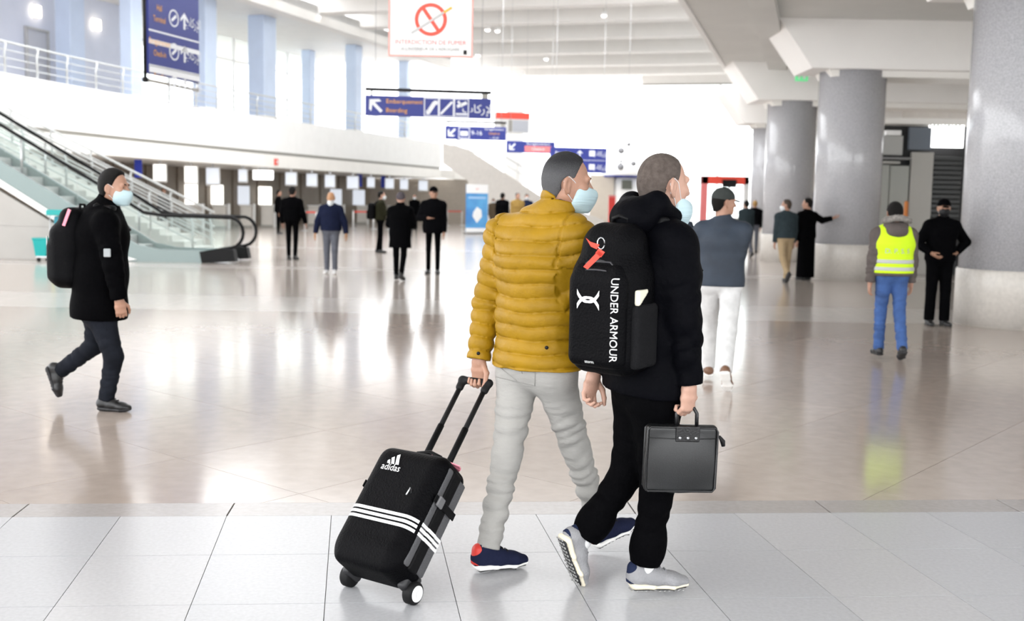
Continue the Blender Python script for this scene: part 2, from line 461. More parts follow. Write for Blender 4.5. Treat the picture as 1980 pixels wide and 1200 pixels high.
def railing(name, poly, z0, label, step=1.7, h=1.0, bars=(.25, .5, .75), curved=True, group=None):
    base = np.array([*poly[0], z0]); t = thing(name, base, label, 'railing', group)
    tube('handrail', [(p[0], p[1], z0 + h) for p in poly], .035, M_rail, t)
    for b in bars: tube('rail_bar', [(p[0], p[1], z0 + h * b) for p in poly], .018, M_rail, t, 6)
    L = sum(np.linalg.norm(np.array(poly[i + 1]) - np.array(poly[i])) for i in range(len(poly) - 1))
    for s in np.arange(.2, L, step):
        p, tt = along(poly, s); nn = np.array([-tt[1], tt[0]])
        tube('post', [(p[0], p[1], z0), (p[0], p[1], z0 + h * .7), (p[0] - nn[0] * .05, p[1] - nn[1] * .05, z0 + h * .9), (p[0], p[1], z0 + h)], .035, M_rail, t, 6)
    return t
railing('balcony_railing', [tuple(p) for p in offset(MZ, .15)], 5.3, 'long pale steel railing along the white mezzanine edge')
railing('landing_railing', [(-21.4, 32.1), (-16.9, 32.1)], 5.3, 'short steel railing on top of the grey landing block', 1.2)

# ---- upper level: wall, columns, openings, ceiling
UP = offset(MZ, 8.0)
WU = struct(wall_strip('wall_upper_back', UP[:5] + [UP[4] + (UP[5] - UP[4]) * .36], 5.3, 10.7, .3, M_lilac))
pd, td = ray_poly(76, [tuple(p) for p in UP])
dz0, dz1 = 5.3, 7.6
d1 = struct(box('door_1', (*(pd - np.array([-td[1], td[0]]) * .04), 6.95), (1.25, .06, 3.3), mat('pale grey door', (.62, .63, .68), .5), None, frame((td[0], td[1], 0)), .01))
for sx in (-.68, .68): box('door_jamb', (*(pd + td * sx - np.array([-td[1], td[0]]) * .08), 7.0), (.1, .12, 3.4), M_frame, d1, frame((td[0], td[1], 0)))
box('door_head', (*(pd - np.array([-td[1], td[0]]) * .08), 8.65), (1.5, .12, .1), M_frame, d1, frame((td[0], td[1], 0)))
for px in (76, 190):
    p, t = ray_poly(px, [tuple(p) for p in UP]); n = np.array([-t[1], t[0]]); q = p - n * .12
    zz = A(px, 22 if px == 76 else 48, q[1])[2]
    l = thing('wall_lamp', (*q, zz - .2), 'lit square wall lamp %s' % ('above the upper level door' if px == 76 else 'between two pale blue upper level columns'), 'lamp')
    box('lamp_shade', (*q, zz), (.42, .14, .5), mat('lit lamp glass', (.9, .85, .75), .4, emit=(1, .85, .65), es=2.2), l, frame((t[0], t[1], 0)), .03)
    box('wall_plate', (*(p - n * .02), zz), (.26, .06, .6), M_steel, l, frame((t[0], t[1], 0)), .01)
# light blue columns on the mezzanine
UC = [tuple(p) for p in offset(MZ, 2.7)]
UC2 = [tuple(p) for p in offset(MZ, 6.6)]
lab = {142: 'beside the upper level door', 258: 'right beside the tall blue flight board', 398: 'behind the far edge of the blue flight board', 508: 'standing alone, broadest of the upper level columns', 683: 'at the far end of the upper level', 596: 'slim, set back behind the railing', 760: 'furthest of all along the balcony', 848: 'beyond the long boarding sign'}
for px, line, wd in ((142, UC2, 1.0), (258, UC, .75), (398, UC, .95), (508, UC, 1.2), (596, UC2, .75), (683, UC, .9), (760, UC2, .7), (848, UC, .8)):
    p, t = ray_poly(px, line); ax = frame((t[0], t[1], 0))
    c = thing('upper_column', (*p, 5.3), 'light blue square column ' + lab[px], 'column', 'columns on the upper level')
    box('shaft', (*p, 8.0), (wd, wd * .8, 5.4), M_bluecol, c, ax, .04)
    box('plinth', (*p, 5.5), (wd + .12, wd * .8 + .12, .4), M_white, c, ax, .02)
# upper glazing behind the columns
fr = [tuple(p) for p in offset(MZ, 8.4)][4:]
wn = struct(wall_strip('window_1', [tuple(p) for p in fr], 5.3, 10.7, .03, M_glass))
L = sum(np.linalg.norm(np.array(fr[i + 1]) - np.array(fr[i])) for i in range(len(fr) - 1))
for s in np.arange(3.3, L, 3.1):
    p, t = along(fr, s); box('mullion', (*p, 8.0), (.12, .14, 5.4), M_white, wn, frame((t[0], t[1], 0)))
for z in (6.4, 9.4):
    tube('transom', [(*p, z) for p in fr], .05, M_white, wn, 4)
strip_poly('ceiling_upper', offset(MZ, -.6), offset(MZ, 16), 10.7, .4, M_white)
struct(wall_strip('trim_4', offset(MZ, -.6), 10.25, 11.1, .7, M_beam))

# ---- atrium ceiling with cross beams; the nave axis runs 15.8 degrees to the right
ang = math.radians(15.8); BA = V(math.cos(ang), -math.sin(ang), 0); BN = V(math.sin(ang), math.cos(ang), 0)
def axes_nave(): return np.array([BA, BN, V(0, 0, 1)])
c0 = BN * 66 + V(0, 0, 0)
CE = struct(box('ceiling', (c0[0] - 1, c0[1] + 1, 11.9), (46, 50, .3), M_ceil, None, axes_nave()))
k = 5
for y in (-30, 12, 44, 76, 104, 128, 146):
    g = G(1130, y, 10.75); s = float(np.dot(g, BN)); c = BN * s + BA * (float(np.dot(g, BA)) - 1)
    struct(box('trim_%d' % k, (c[0], c[1], 11.3), (44, .85, 1.1), M_beam, None, axes_nave(), .02)); k += 1
M_spot = mat('lit downlight glass', (.95, .93, .88), .3, emit=(1, .93, .82), es=5)
sp = [(943, 55, 'pair'), (962, 57, 'pair'), (1168, 27, 'one'), (924, 105, 'x'), (1056, 112, 'y'), (615, 30, 'z')]
sl = ['small lit ceiling spotlight, left one of the close pair by the no smoking board', 'small lit ceiling spotlight, right one of the close pair by the no smoking board', 'small lit ceiling spotlight on the beam above the far window', 'small lit ceiling spotlight just below the corner of the no smoking board', 'small lit ceiling spotlight on the beam over the shaved head', 'small lit ceiling spotlight on the grey ceiling over the upper columns']
for (px, py, _), lb in zip(sp, sl):
    g = G(px, py, 10.62)
    t = thing('spotlight', (g[0], g[1], 10.5), lb, 'ceiling light', 'ceiling spotlights')
    lathe('housing', (g[0], g[1], 10.6), [(.02, 1.16), (.02, .12), (.12, .1), (.14, .02), (.14, -.06)], M_white, t, 12)
    lathe('lamp', (g[0], g[1], 10.6), [(.13, -.05), (.1, -.1), (.03, -.13)], M_spot, t, 12)

# ---- far end: glazed gable
gx = BN * 86
wf = struct(box('window_2', (gx[0] + BA[0] * 12, gx[1] + BA[1] * 12, 5.4), (44, .04, 10.8), M_glass, None, axes_nave()))
def nave(a, s, z): 
    p = BA * a + BN * s; return V(p[0], p[1], z)
for a in np.arange(-8, 33, 4.0): box('mullion', nave(a, 86, 5.4), (.16, .2, 10.8), M_white, wf, axes_nave())
for z in (3.4, 7.0): box('transom', nave(12, 86, z), (42, .14, .12), M_white, wf, axes_nave())
struct(box('wall_gable_head', nave(10, 85.6, 11.25), (48, .5, .9), M_beam, None, axes_nave()))
gl = G(1140, 163, 10.72)
box('head_frame', nave(10, 85.3, 10.76), (48, .2, .12), M_groove, wf, axes_nave())
pp = A(1000, 300, 80); struct(box('wall_gable_pier', (pp[0] - .2, 80.5, 5.5), (1.1, .8, 11), M_white, None, axes_nave(), .02))
# ---- right aisle: columns, slab, haunched beams
COLS = [(7.05, 15.25), (7.46, 24.5), (7.95, 31.7), (9.4, 40.6)]
cl = ['massive round polished granite column with beige plinth beside the guard in black', 'round polished granite column the person in a long black robe stands against', 'round granite column behind the man in beige trousers', 'slim looking far granite column next to the red shop front']
for (x, y), lb, r in zip(COLS, cl, (.74, .72, .70, .62)):
    c = thing('round_column', (x, y, 0), lb, 'column', 'round aisle columns')
    lathe('shaft', (x, y, 0), [(r, .78), (r, 4.6)], M_granite, c, 64)
    lathe('plinth', (x, y, 0), [(r + .03, 0), (r + .03, .76), (r + .015, .785)], M_plinth, c, 64)
    lathe('joint_ring', (x, y, 0), [(r - .01, .775), (r - .01, .80)], M_groove, c, 48)
a_, b_ = G(1325, 0, 5.6), G(1452, 207, 5.6); dv = nrm(b_ - a_); fs = a_ - dv * 26; fe = a_ + dv * 46
bm = bmesh.new()
pl = [fs[:2], fe[:2], (fe[0] + 26, fe[1] - 8), (fs[0] + 34, fs[1] - 4)]
add_prism(bm, pl, (0, 0, 0), V(1, 0, 0), V(0, 1, 0), V(0, 0, 1), 5.6, 6.25); bmesh.ops.recalc_face_normals(bm, faces=bm.faces)
struct(obj('ceiling_aisle', bm_mesh(bm), M_ceil))
nf = V(-dv[1], dv[0], 0)
struct(box('trim_30', (fs + fe) / 2 + nf * .06 + V(0, 0, .33), (np.linalg.norm(fe - fs), .12, .74), M_white, None, np.array([dv, nf, V(0, 0, 1)])))
kk = 31
for (x, y), tipb in zip(COLS, ((5.9, 15.25), (6.35, 24.5), (6.8, 31.7), (8.3, 40.6))):
    xt = tipb[0]; zb = 4.56
    pl = [(xt, zb), (24, zb), (24, 5.62), (xt - .78, 5.62)]
    struct(prism('trim_%d' % kk, pl, (0, y, 0), V(1, 0, 0), V(0, 0, 1), V(0, 1, 0), -.78, .78, M_beam)); kk += 1
    struct(prism('trim_%d' % kk, [(xt + .5, zb - .14), (24, zb - .14), (24, zb + .01), (xt + .42, zb + .01)], (0, y, 0), V(1, 0, 0), V(0, 0, 1), V(0, 1, 0), -.55, .55, M_soffit)); kk += 1
# aisle edge rib under the slab
struct(box('trim_50', (fs + fe) / 2 + nf * -1.5 + V(0, 0, -.1), (np.linalg.norm(fe - fs), .5, .22), M_ceil, None, np.array([dv, nf, V(0, 0, 1)])))
# aisle back wall and the shop units behind the columns
struct(wall_strip('wall_right', [(17, 8), (13.5, 24), (14.6, 60)], 0, 5.6, -.3, M_cream))
e = thing('exit_sign', (*A(1550, 160, 29.5)[:2], A(1550, 160, 29.5)[2]), 'small green illuminated exit sign under the aisle beam', 'sign')
p = A(1550, 148, 29.5); M_green = mat('green exit sign face', (.10, .42, .18), .4, emit=(.1, .5, .2), es=.35)
box('sign_box', p, (.34, .06, .24), M_green, e, None, .01)
for sx in (-.07, .06): box('pictogram', p + V(sx, -.035, 0), (.06 + sx * .2, .01, .13), M_white, e)
box('hanger', p + V(0, 0, .4), (.03, .03, .7), M_steel, e)

# ---- escalator (side-on at about 26 m) with stone-clad side wall
YE0, YE1 = 25.75, 27.05
def ez(x, base=0.0): return base + max(0.0, (-8.65 - x)) * .59
M_skirt = mat('grey green steel skirt', (.20, .25, .245), .4, .3)
M_step = mat('ribbed aluminium step', (.58, .58, .57), .4, .6, bump=.4, bscale=200, stretch=(1, 30, 1))
esc = thing('escalator', (-8.6, 26.4, 0), 'escalator with glass balustrades rising behind the walking man in black', 'escalator')
for yy, nm in ((YE0, 'near'), (YE1, 'far')):
    XT = -17.5
    pl = [(-7.15, 0), (-7.15, .28), (-8.4, .30), (-8.9, .40), (XT, ez(XT) + .30), (XT, ez(XT) - .05), (-9.25, .0)]
    prism('skirt', pl, (0, yy, 0), V(1, 0, 0), V(0, 0, 1), V(0, 1, 0), -.06, .06, M_skirt, esc)
    prism('trim_strip', [(-8.9, .05), (-9.3, .16), (XT, ez(XT) - .02), (XT, ez(XT) - .2), (-9.3, -.0)], (0, yy, 0), V(1, 0, 0), V(0, 0, 1), V(0, 1, 0), -.1, -.061, M_white, esc)
    # balustrade glass in panels
    xs = [-7.0, -8.6, -10.3, -12.0, -13.7, -15.4, -17.2]
    for i in range(len(xs) - 1):
        x0, x1 = xs[i] - .012, xs[i + 1] + .012
        top = [(x1, ez(x1) + 1.05), (x0, ez(x0) + 1.05)]
        if i == 0: top = [(x1, 1.05), (x0 - .1, 1.05), (x0 + .12, .98), (x0 + .2, .85), (x0 + .2, .6), (x0 + .1, .42)]
        pl = [(x0, ez(x0) + .29), (x1, ez(x1) + .33)] + top
        prism('glass_panel', pl, (0, yy, 0), V(1, 0, 0), V(0, 0, 1), V(0, 1, 0), -.01, .01, M_glass, esc)
    for x in (-9.3, -11.6, -12.75):
        tube('panel_post', [(x, yy, ez(x) + .3), (x, yy, ez(x) + 1.06)], .025, M_steel, esc, 6)
    hp = [(XT, yy, ez(XT) + 1.12), (-9.2, yy, ez(-9.2) + 1.12), (-8.75, yy, 1.16), (-8.3, yy, 1.1), (-7.0, yy, 1.08)]
    for a in np.linspace(80, -80, 9): hp.append((-6.72 + .36 * math.cos(math.radians(a)) * .9, yy, .72 + .36 * math.sin(math.radians(a))))
    hp += [(-6.9, yy, .33), (-7.15, yy, .22)]
    tube('handrail', hp, .04, M_rubber, esc, 8)
    bm = bmesh.new()
    add_prism(bm, [(-6.55, .05), (-7.35, 0), (-7.4, .26), (-6.9, .36), (-6.6, .32)], (0, yy, 0), V(1, 0, 0), V(0, 0, 1), V(0, 1, 0), -.14, .14)
    bmesh.ops.recalc_face_normals(bm, faces=bm.faces); obj('handrail_inlet', bm_mesh(bm), M_rubber, esc)
box('floor_plate', (-7.6, 26.4, .03), (1.6, 1.16, .06), M_steel, esc, None, .005)
for i in range(22):
    x = -8.55 - i * .385; z = max(0, (i - .3)) * .227
    prism('step', [(x, z - .02), (x, z + .21), (x - .40, z + .21), (x - .40, z + .0)], (0, 26.4, 0), V(1, 0, 0), V(0, 0, 1), V(0, 1, 0), -.56, .56, M_step, esc)
WE = struct(prism('wall_escalator', [(-9.1, 0), (-20, 0), (-20, 6.1), (-9.4, .02)], (0, YE0, 0), V(1, 0, 0), V(0, 0, 1), V(0, 1, 0), .0, .12, mat('joint grey', (.36, .35, .34), .6)))
M_clad = mat('beige grey cladding', (.37, .355, .335), .42, var=.05, vscale=1.5)
for r in range(4):
    z0 = r * .78
    for c in range(6):
        x1 = -9.1 - c * 1.55; x0 = x1 - 1.55
        quad = [np.array(p) for p in ((x0, z0), (x1, z0), (x1, z0 + .78), (x0, z0 + .78))]
        # stop under the sloping skirt
        quad = clip_poly(quad, np.array([-9.4, .0]), nrm(np.array([.59, 1.0])))
        if len(quad) < 3: continue
        cc = sum(quad) / len(quad); quad = [cc + (q - cc) * .992 for q in quad]
        prism('cladding_panel', [tuple(q) for q in quad], (0, YE0, 0), V(1, 0, 0), V(0, 0, 1), V(0, 1, 0), -.03, .02, M_clad, WE)

# ---- fixed staircase behind the escalator
st = thing('staircase', (-9.0, 30, 0), 'stone staircase with barred steel railings behind the escalator', 'stairs')
M_stair = mat('pale stair stone', (.60, .58, .55), .5, var=.05, vscale=3)
for i in range(21):
    x = -8.6 - i * .33; z = i * .165
    prism('step', [(x, 0 if i < 4 else z - .25), (x, z + .165), (x - .335, z + .165), (x - .335, 0 if i < 4 else z - .06)], (0, 30.4, 0), V(1, 0, 0), V(0, 0, 1), V(0, 1, 0), -.9, .9, M_stair, st)
box('landing', (-17.6, 30.4, 3.38), (4.2, 1.8, .18), M_stair, st)
for yy in (29.5, 31.3):
    for hz in (1.0, .8, .6, .4, .2):
        tube('handrail' if hz == 1.0 else 'rail_bar', [(-20, yy, 3.46 + hz), (-15.5, yy, 3.46 + hz), (-8.6, yy, .1 + hz)], .034 if hz == 1.0 else .024, M_rail, st, 6)
    for i in range(7):
        x = -8.7 - i * 1.13; z = (-8.6 - x) * .5
        tube('post', [(x, yy, z), (x, yy, z + .75), (x - .04, yy, z + .9), (x, yy, z + 1.05)], .034, M_rail, st, 6)
struct(box('ceiling_hall', (2, 8, 11.9), (44, 46, .3), M_beam))  # unseen roof holding back top light, cut short so an added gap brightens the mezzanine
# ================================================================= PEOPLE
UPV = V(0, 0, 1)
def perp(v, d): v = np.asarray(v, float); d = nrm(d); return nrm(v - d * np.dot(v, d))
def skin(name, c): return mat(name, c, .5, var=.06, vscale=25, bump=.15, bscale=180)
SK_TAN = skin('tan skin', (.37, .20, .135)); SK_PALE = skin('light skin', (.46, .27, .20)); SK_DARK = skin('brown skin', (.30, .16, .10))
HAIR_BLACK = mat('black hair', (.008, .007, .0065), .6, bump=.8, bscale=260, spec=.12)
HAIR_GREY = mat('short grey hair', (.075, .076, .08), .6, var=.3, vscale=30, bump=.9, bscale=330, spec=.2)
def grade_hair(m, z0, z1, c0, c1):
    # greying sides, darker crown: a property of the hair itself
    nt = m.node_tree; n = nt.nodes; L = nt.links; b = n['Principled BSDF']
    tc = n.new('ShaderNodeTexCoord'); sp_ = n.new('ShaderNodeSeparateXYZ'); L.new(tc.outputs['Object'], sp_.inputs[0])
    nz = n.new('ShaderNodeTexNoise'); nz.inputs['Scale'].default_value = 55; ma = n.new('ShaderNodeMath'); ma.operation = 'MULTIPLY_ADD'; ma.inputs[1].default_value = .05; L.new(nz.outputs['Fac'], ma.inputs[0]); L.new(sp_.outputs[2], ma.inputs[2])
    mr = n.new('ShaderNodeMapRange'); mr.inputs['From Min'].default_value = z0; mr.inputs['From Max'].default_value = z1; L.new(ma.outputs[0], mr.inputs[0])
    rp = n.new('ShaderNodeValToRGB'); rp.color_ramp.elements[0].color = (*c0, 1); rp.color_ramp.elements[1].color = (*c1, 1); L.new(mr.outputs[0], rp.inputs[0]); L.new(rp.outputs[0], b.inputs['Base Color'])
grade_hair(HAIR_GREY, 1.735, 1.80, (.11, .11, .115), (.022, .022, .024))
HAIR_BUZZ = mat('shaved brown hair', (.115, .092, .08), .65, var=.25, vscale=60, bump=.8, bscale=420, spec=.2)
M_mask = mat('white blue surgical mask', (.44, .58, .62), .7, bump=.5, bscale=40, stretch=(.2, .2, 3))
M_maskw = mat('white face mask', (.66, .69, .71), .7)
M_eye = mat('eye white', (.8, .78, .75), .2); M_iris = mat('dark iris', (.03, .02, .015), .15)
M_sole_w = mat('white shoe sole', (.82, .81, .79), .5); M_sole_b = mat('black shoe sole', (.02, .02, .022), .6)
def cloth(name, c, bump=.35, bscale=45, rough=.8, **k): return mat(name, c, rough, var=.10, vscale=14, bump=bump, bscale=bscale, spec=.03, **k)
BLK = cloth('black fabric', (.0012, .0012, .0016)); BLK2 = cloth('soft black fabric', (.0022, .0022, .003)); NAVY = cloth('navy fabric', (.016, .022, .05))

def hand(S, w_, D, T, N, curl, s=1.0, spread=1.0, thumb=1.0):
    D = nrm(D); T = perp(T, D); N = nrm(N - D * np.dot(N, D) - T * np.dot(N, T))
    kc = w_ + D * .088 * s
    S.seg(w_ - D * .05 * s, w_ + D * .012 * s, .026 * s, .025 * s, .012, T, 1.1, 1.2)
    S.seg(w_ + D * .01 * s, w_ + D * .045 * s, .021 * s, .019 * s, .012, T, 1.5, 1.9)
    S.seg(w_ + D * .045 * s, kc, .019 * s, .0135 * s, .01, T, 1.9, 2.7)
    for off, ln in ((.029, .070), (.0098, .078), (-.0098, .073), (-.0285, .058)):
        b = kc + T * off * s * spread - D * (.004 if abs(off) > .02 else 0) * s; a = curl * .6; r = .0098 * s
        for fr_, rr in ((.44, .0088), (.31, .0080), (.25, .0066)):
            d = D * math.cos(a) + N * math.sin(a) + T * off * .8 * (1 if curl < .9 else .1); e = b + nrm(d) * ln * fr_ * s
            S.seg(b, e, r, rr * s, .003); b = e; r = rr * s; a += curl
    b = w_ + D * .022 * s + T * .024 * s; r = .0135 * s
    for d, l, rr in ((D * .65 + T * .62 * thumb + N * .35, .044, .0115), (D * .85 + T * .15 * thumb + N * .45, .034, .0098), (D * .9 - T * .1 + N * .45, .028, .0078)):
        e = b + nrm(d) * l * s; S.seg(b, e, r, rr * s, .005); b = e; r = rr * s

def head_axes(fd, up=(0, 0, 1), tilt=0.0):
    fd = nrm(fd); u = perp(up, fd); r = np.cross(fd, u)
    if tilt: u2 = u * math.cos(tilt) + r * math.sin(tilt); r = np.cross(fd, u2); u = u2
    return np.array([r, fd, u])
def head_prims(S, c, ax, s=1.0, full=True):
    r, f, u = ax; P = lambda x, y, z: c + (r * x + f * y + u * z) * s
    S.ell(P(0, -.014, .026), np.array([.077, .097, .092]) * s, ax, .02)
    S.ell(P(0, .022, -.035), np.array([.064, .070, .080]) * s, ax, .03)
    S.ell(P(0, .052, -.088), np.array([.036, .036, .027]) * s, ax, .035)
    for sx in (-1, 1):
        S.seg(P(sx * .052, .0, -.055), P(sx * .026, .055, -.092), .014 * s, .014 * s, .03)
        S.ell(P(sx * .04, .066, -.022), np.array([.022, .02, .02]) * s, ax, .025)
    if full:
        S.seg(P(-.035, .079, .022), P(.035, .079, .022), .014 * s, .014 * s, .012)
        for sx in (-1, 1): S.ell(P(sx * .031, .099, .002), np.array([.016, .013, .011]) * s, ax, .01, '-')
        S.seg(P(0, .088, .008), P(0, .110, -.030), .008 * s, .0125 * s, .01)
        for sx in (-1, 1): S.ell(P(sx * .012, .100, -.033), np.array([.009, .010, .008]) * s, ax, .008)
        S.seg(P(-.018, .082, -.064), P(.018, .082, -.064), .0085 * s, .0085 * s, .008)
    for sx in (-1, 1):
        e = head_axes(f * .3 + r * sx * -.95 * -1, u)
        S.ell(P(sx * .081, -.010, -.012), np.array([.008, .021, .034]) * s, np.array([nrm(r + f * .6 * sx), nrm(f - r * .6 * sx), u]), .006)
        S.ell(P(sx * .076, -.004, -.042), np.array([.008, .011, .012]) * s, ax, .006)
        S.ell(P(sx * .089, -.004, -.010), np.array([.007, .010, .020]) * s, np.array([nrm(r + f * .6 * sx), nrm(f - r * .6 * sx), u]), .004, '-')
HAIRLINE = ((-.13, -.098), (-.085, -.092), (-.045, -.072), (-.022, -.02), (-.005, .012), (.018, .004), (.030, .04), (.042, .075), (.058, .10), (.12, .115))
def hair_obj(c, ax, s, m, parent, thick=.007, h=.006, line=HAIRLINE, top=0.0, name='hair', rough=0.0):
    S = SDF(h); r, f, u = ax
    P = lambda x, y, z: c + (r * x + f * y + u * z) * s
    S.ell(P(0, -.014, .026 + top * .4), (np.array([.077, .097, .092]) + thick + np.array([0, 0, top])) * s, ax, .02)
    S.seg(P(0, -.050, -.02), P(0, -.048, -.085), (.05 + thick * .6) * s, (.044 + thick * .3) * s, .04, r, 1.1)
    xs, zs = zip(*line)
    def cutf(D, X, Y, Z):
        dx, dy, dz = X - c[0], Y - c[1], Z - c[2]
        yl = (dx * f[0] + dy * f[1] + dz * f[2]) / s; zl = (dx * u[0] + dy * u[1] + dz * u[2]) / s; xl = (dx * r[0] + dy * r[1] + dz * r[2]) / s
        g = np.interp(yl, xs, zs) - zl + .003 * np.sin(yl * 420 + 2.1 * np.sin(xl * 300)) * np.sin(xl * 380 + zl * 200)
        D = D + (thick + .0012) * s * np.clip(1 + g / .016, 0, 1) * (yl > -.05)
        # keep clear of the ears
        ear = .028 - np.sqrt((yl + .006) ** 2 + ((zl + .014) * .8) ** 2 + (np.maximum(0, .062 - np.abs(xl))) ** 2 * 4)
        if rough: D = D + rough * (np.sin(xl * 310 + 3 * np.sin(yl * 90)) * np.sin(yl * 260 + 2 * np.sin(zl * 120))) * np.clip((zl - .05) / .04, 0, 1)
        return np.maximum(np.maximum(D, g * .7 * s), ear * s)
    S.fn(cutf); return sobj(name, S, m, parent)
def mask_obj(c, ax, s, m, parent, h=.005, drop=0.0, strap=True):
    r, f, u = ax; P = lambda x, y, z: c + (r * x + f * y + u * z) * s
    S = SDF(h)
    S.ell(P(0, .040, -.055 - drop), np.array([.073, .084, .076]) * s, ax, .02)
    S.seg(P(0, .092, -.018 - drop), P(0, .118, -.040 - drop), .014 * s, .016 * s, .03)
    S.seg(P(0, .09, -.07 - drop), P(0, .082, -.105 - drop), .034 * s, .028 * s, .03)
    S.cut(P(0, .028, -.06), -f + u * .32, None); S.cut(P(0, .09, -.012 - drop), u * 1.0 + f * .22); S.cut(P(0, .06, -.128 - drop), -u + f * .1)
    o = sobj('face_mask', S, m, parent)
    if strap:
        for sx in (-1, 1):
            tube('ear_loop', [P(sx * .058, .048, -.022 - drop), P(sx * .074, .018, .006), P(sx * .082, -.006, .022), P(sx * .085, -.026, .0), P(sx * .084, -.022, -.035), P(sx * .075, .004, -.058), P(sx * .058, .040, -.095 - drop)], .0015 * s, M_maskw, o, 6)
    return o
def eyes_obj(c, ax, s, parent, brow=HAIR_BLACK):
    r, f, u = ax; P = lambda x, y, z: c + (r * x + f * y + u * z) * s
    for sx in (-1, 1):
        e = lathe('eye', P(sx * .031, .0725, .002), [(.002, -.0125), (.009, -.009), (.0125, 0), (.009, .009), (.002, .0125)], M_eye, parent, 12, ax)
        lathe('iris', P(sx * .031, .0805, .002), [(.0062, 0), (.0055, .003), (.001, .0055)], M_iris, e, 10, np.array([r, -u, f]))
        tube('eyebrow', [P(sx * .014, .0925, .021), P(sx * .03, .0915, .026), P(sx * .048, .080, .021)], .004 * s, brow, parent, 6, radii=[.0035, .0048, .002])

def shoe(an, ff, fu, s, m, msole, parent, h=.007, lace=None, mheel=None, sole2=None, tread=False, name='shoe'):
    """an: ankle joint; ff/fu: directions of the toes / up through the ankle"""
    ff = nrm(ff); fu = perp(fu, ff); lt = np.cross(ff, fu); P = lambda x, y, z: an + (lt * x + ff * y + fu * z) * s
    S = SDF(h)
    S.seg(P(0, -.032, -.045), P(0, .04, -.05), .037 * s, .036 * s, .02, lt, 1.02, 1.1)
    S.seg(P(0, .04, -.045), P(.004, .115, -.060), .037 * s, .026 * s, .03, lt, 1.1, 1.55)
    S.seg(P(.004, .115, -.060), P(.004, .165, -.066), .026 * s, .019 * s, .03, lt, 1.55, 1.7)
    S.seg(P(0, -.035, -.04), P(0, -.012, .008), .034 * s, .037 * s, .03)
    S.ell(P(0, -.008, .03), np.array([.030, .036, .034]) * s, np.array([lt, ff, fu]), .006, '-')
    S.cut(P(0, 0, -.078), -fu)
    o = sobj(name, S, m, parent)
    S = SDF(h)
    S.seg(P(0, -.045, -.078), P(0, .03, -.081), .0155 * s, .014 * s, .01, lt, 2.6, 2.6)
    S.seg(P(0, .03, -.081), P(.004, .11, -.081), .014 * s, .014 * s, .01, lt, 2.6, 3.2)
    S.seg(P(.004, .11, -.081), P(.004, .172, -.077), .014 * s, .011 * s, .01, lt, 3.2, 2.8)
    S.seg(P(0, -.045, -.075), P(0, .03, -.079), .014 * s, .011 * s, .01, lt, 2.9, 3.0)
    so = sobj('sole', S, msole, o)
    if sole2 is not None:
        S = SDF(h); S.seg(P(0, -.046, -.092), P(0, .03, -.093), .0055 * s, .005 * s, .004, lt, 6.6, 6.4); S.seg(P(0, .03, -.093), P(.004, .11, -.093), .005 * s, .005 * s, .004, lt, 6.4, 8.2); S.seg(P(.004, .11, -.093), P(.004, .168, -.088), .005 * s, .004 * s, .004, lt, 8.2, 6.4)
        ou = sobj('outsole', S, sole2, so)
        if tread:
            bm = bmesh.new()
            for y in np.arange(-.055, .165, .019):
                for x in ((-.018, 0, .018) if y < .05 else (-.026, -.009, .009, .026)):
                    add_box(bm, P(x, y, -.0985), (.009 * s, .008 * s, .003 * s), np.array([lt, ff, fu]))
            bmesh.ops.recalc_face_normals(bm, faces=bm.faces); obj('tread_studs', bm_mesh(bm), mat('pale tread stud', (.35, .35, .34), .6), so)
    if lace is not None:
        for i in range(4):
            y = .035 + i * .022; z = .007 - i * .011
            tube('lace', [P(-.026, y, z - .018), P(-.012, y + .004, z - .002), P(.012, y + .004, z - .002), P(.026, y, z - .018)], .003 * s, lace, o, 5)
    if mheel is not None:
        S = SDF(.006); S.seg(P(0, -.040, -.062), P(0, -.042, -.01), .036 * s, .031 * s, .02, lt, 1.0, 1.0); S.cut(P(0, -.03, 0), ff); S.cut(P(0, 0, -.066), -fu); sobj('heel_patch', S, mheel, o)
    return o

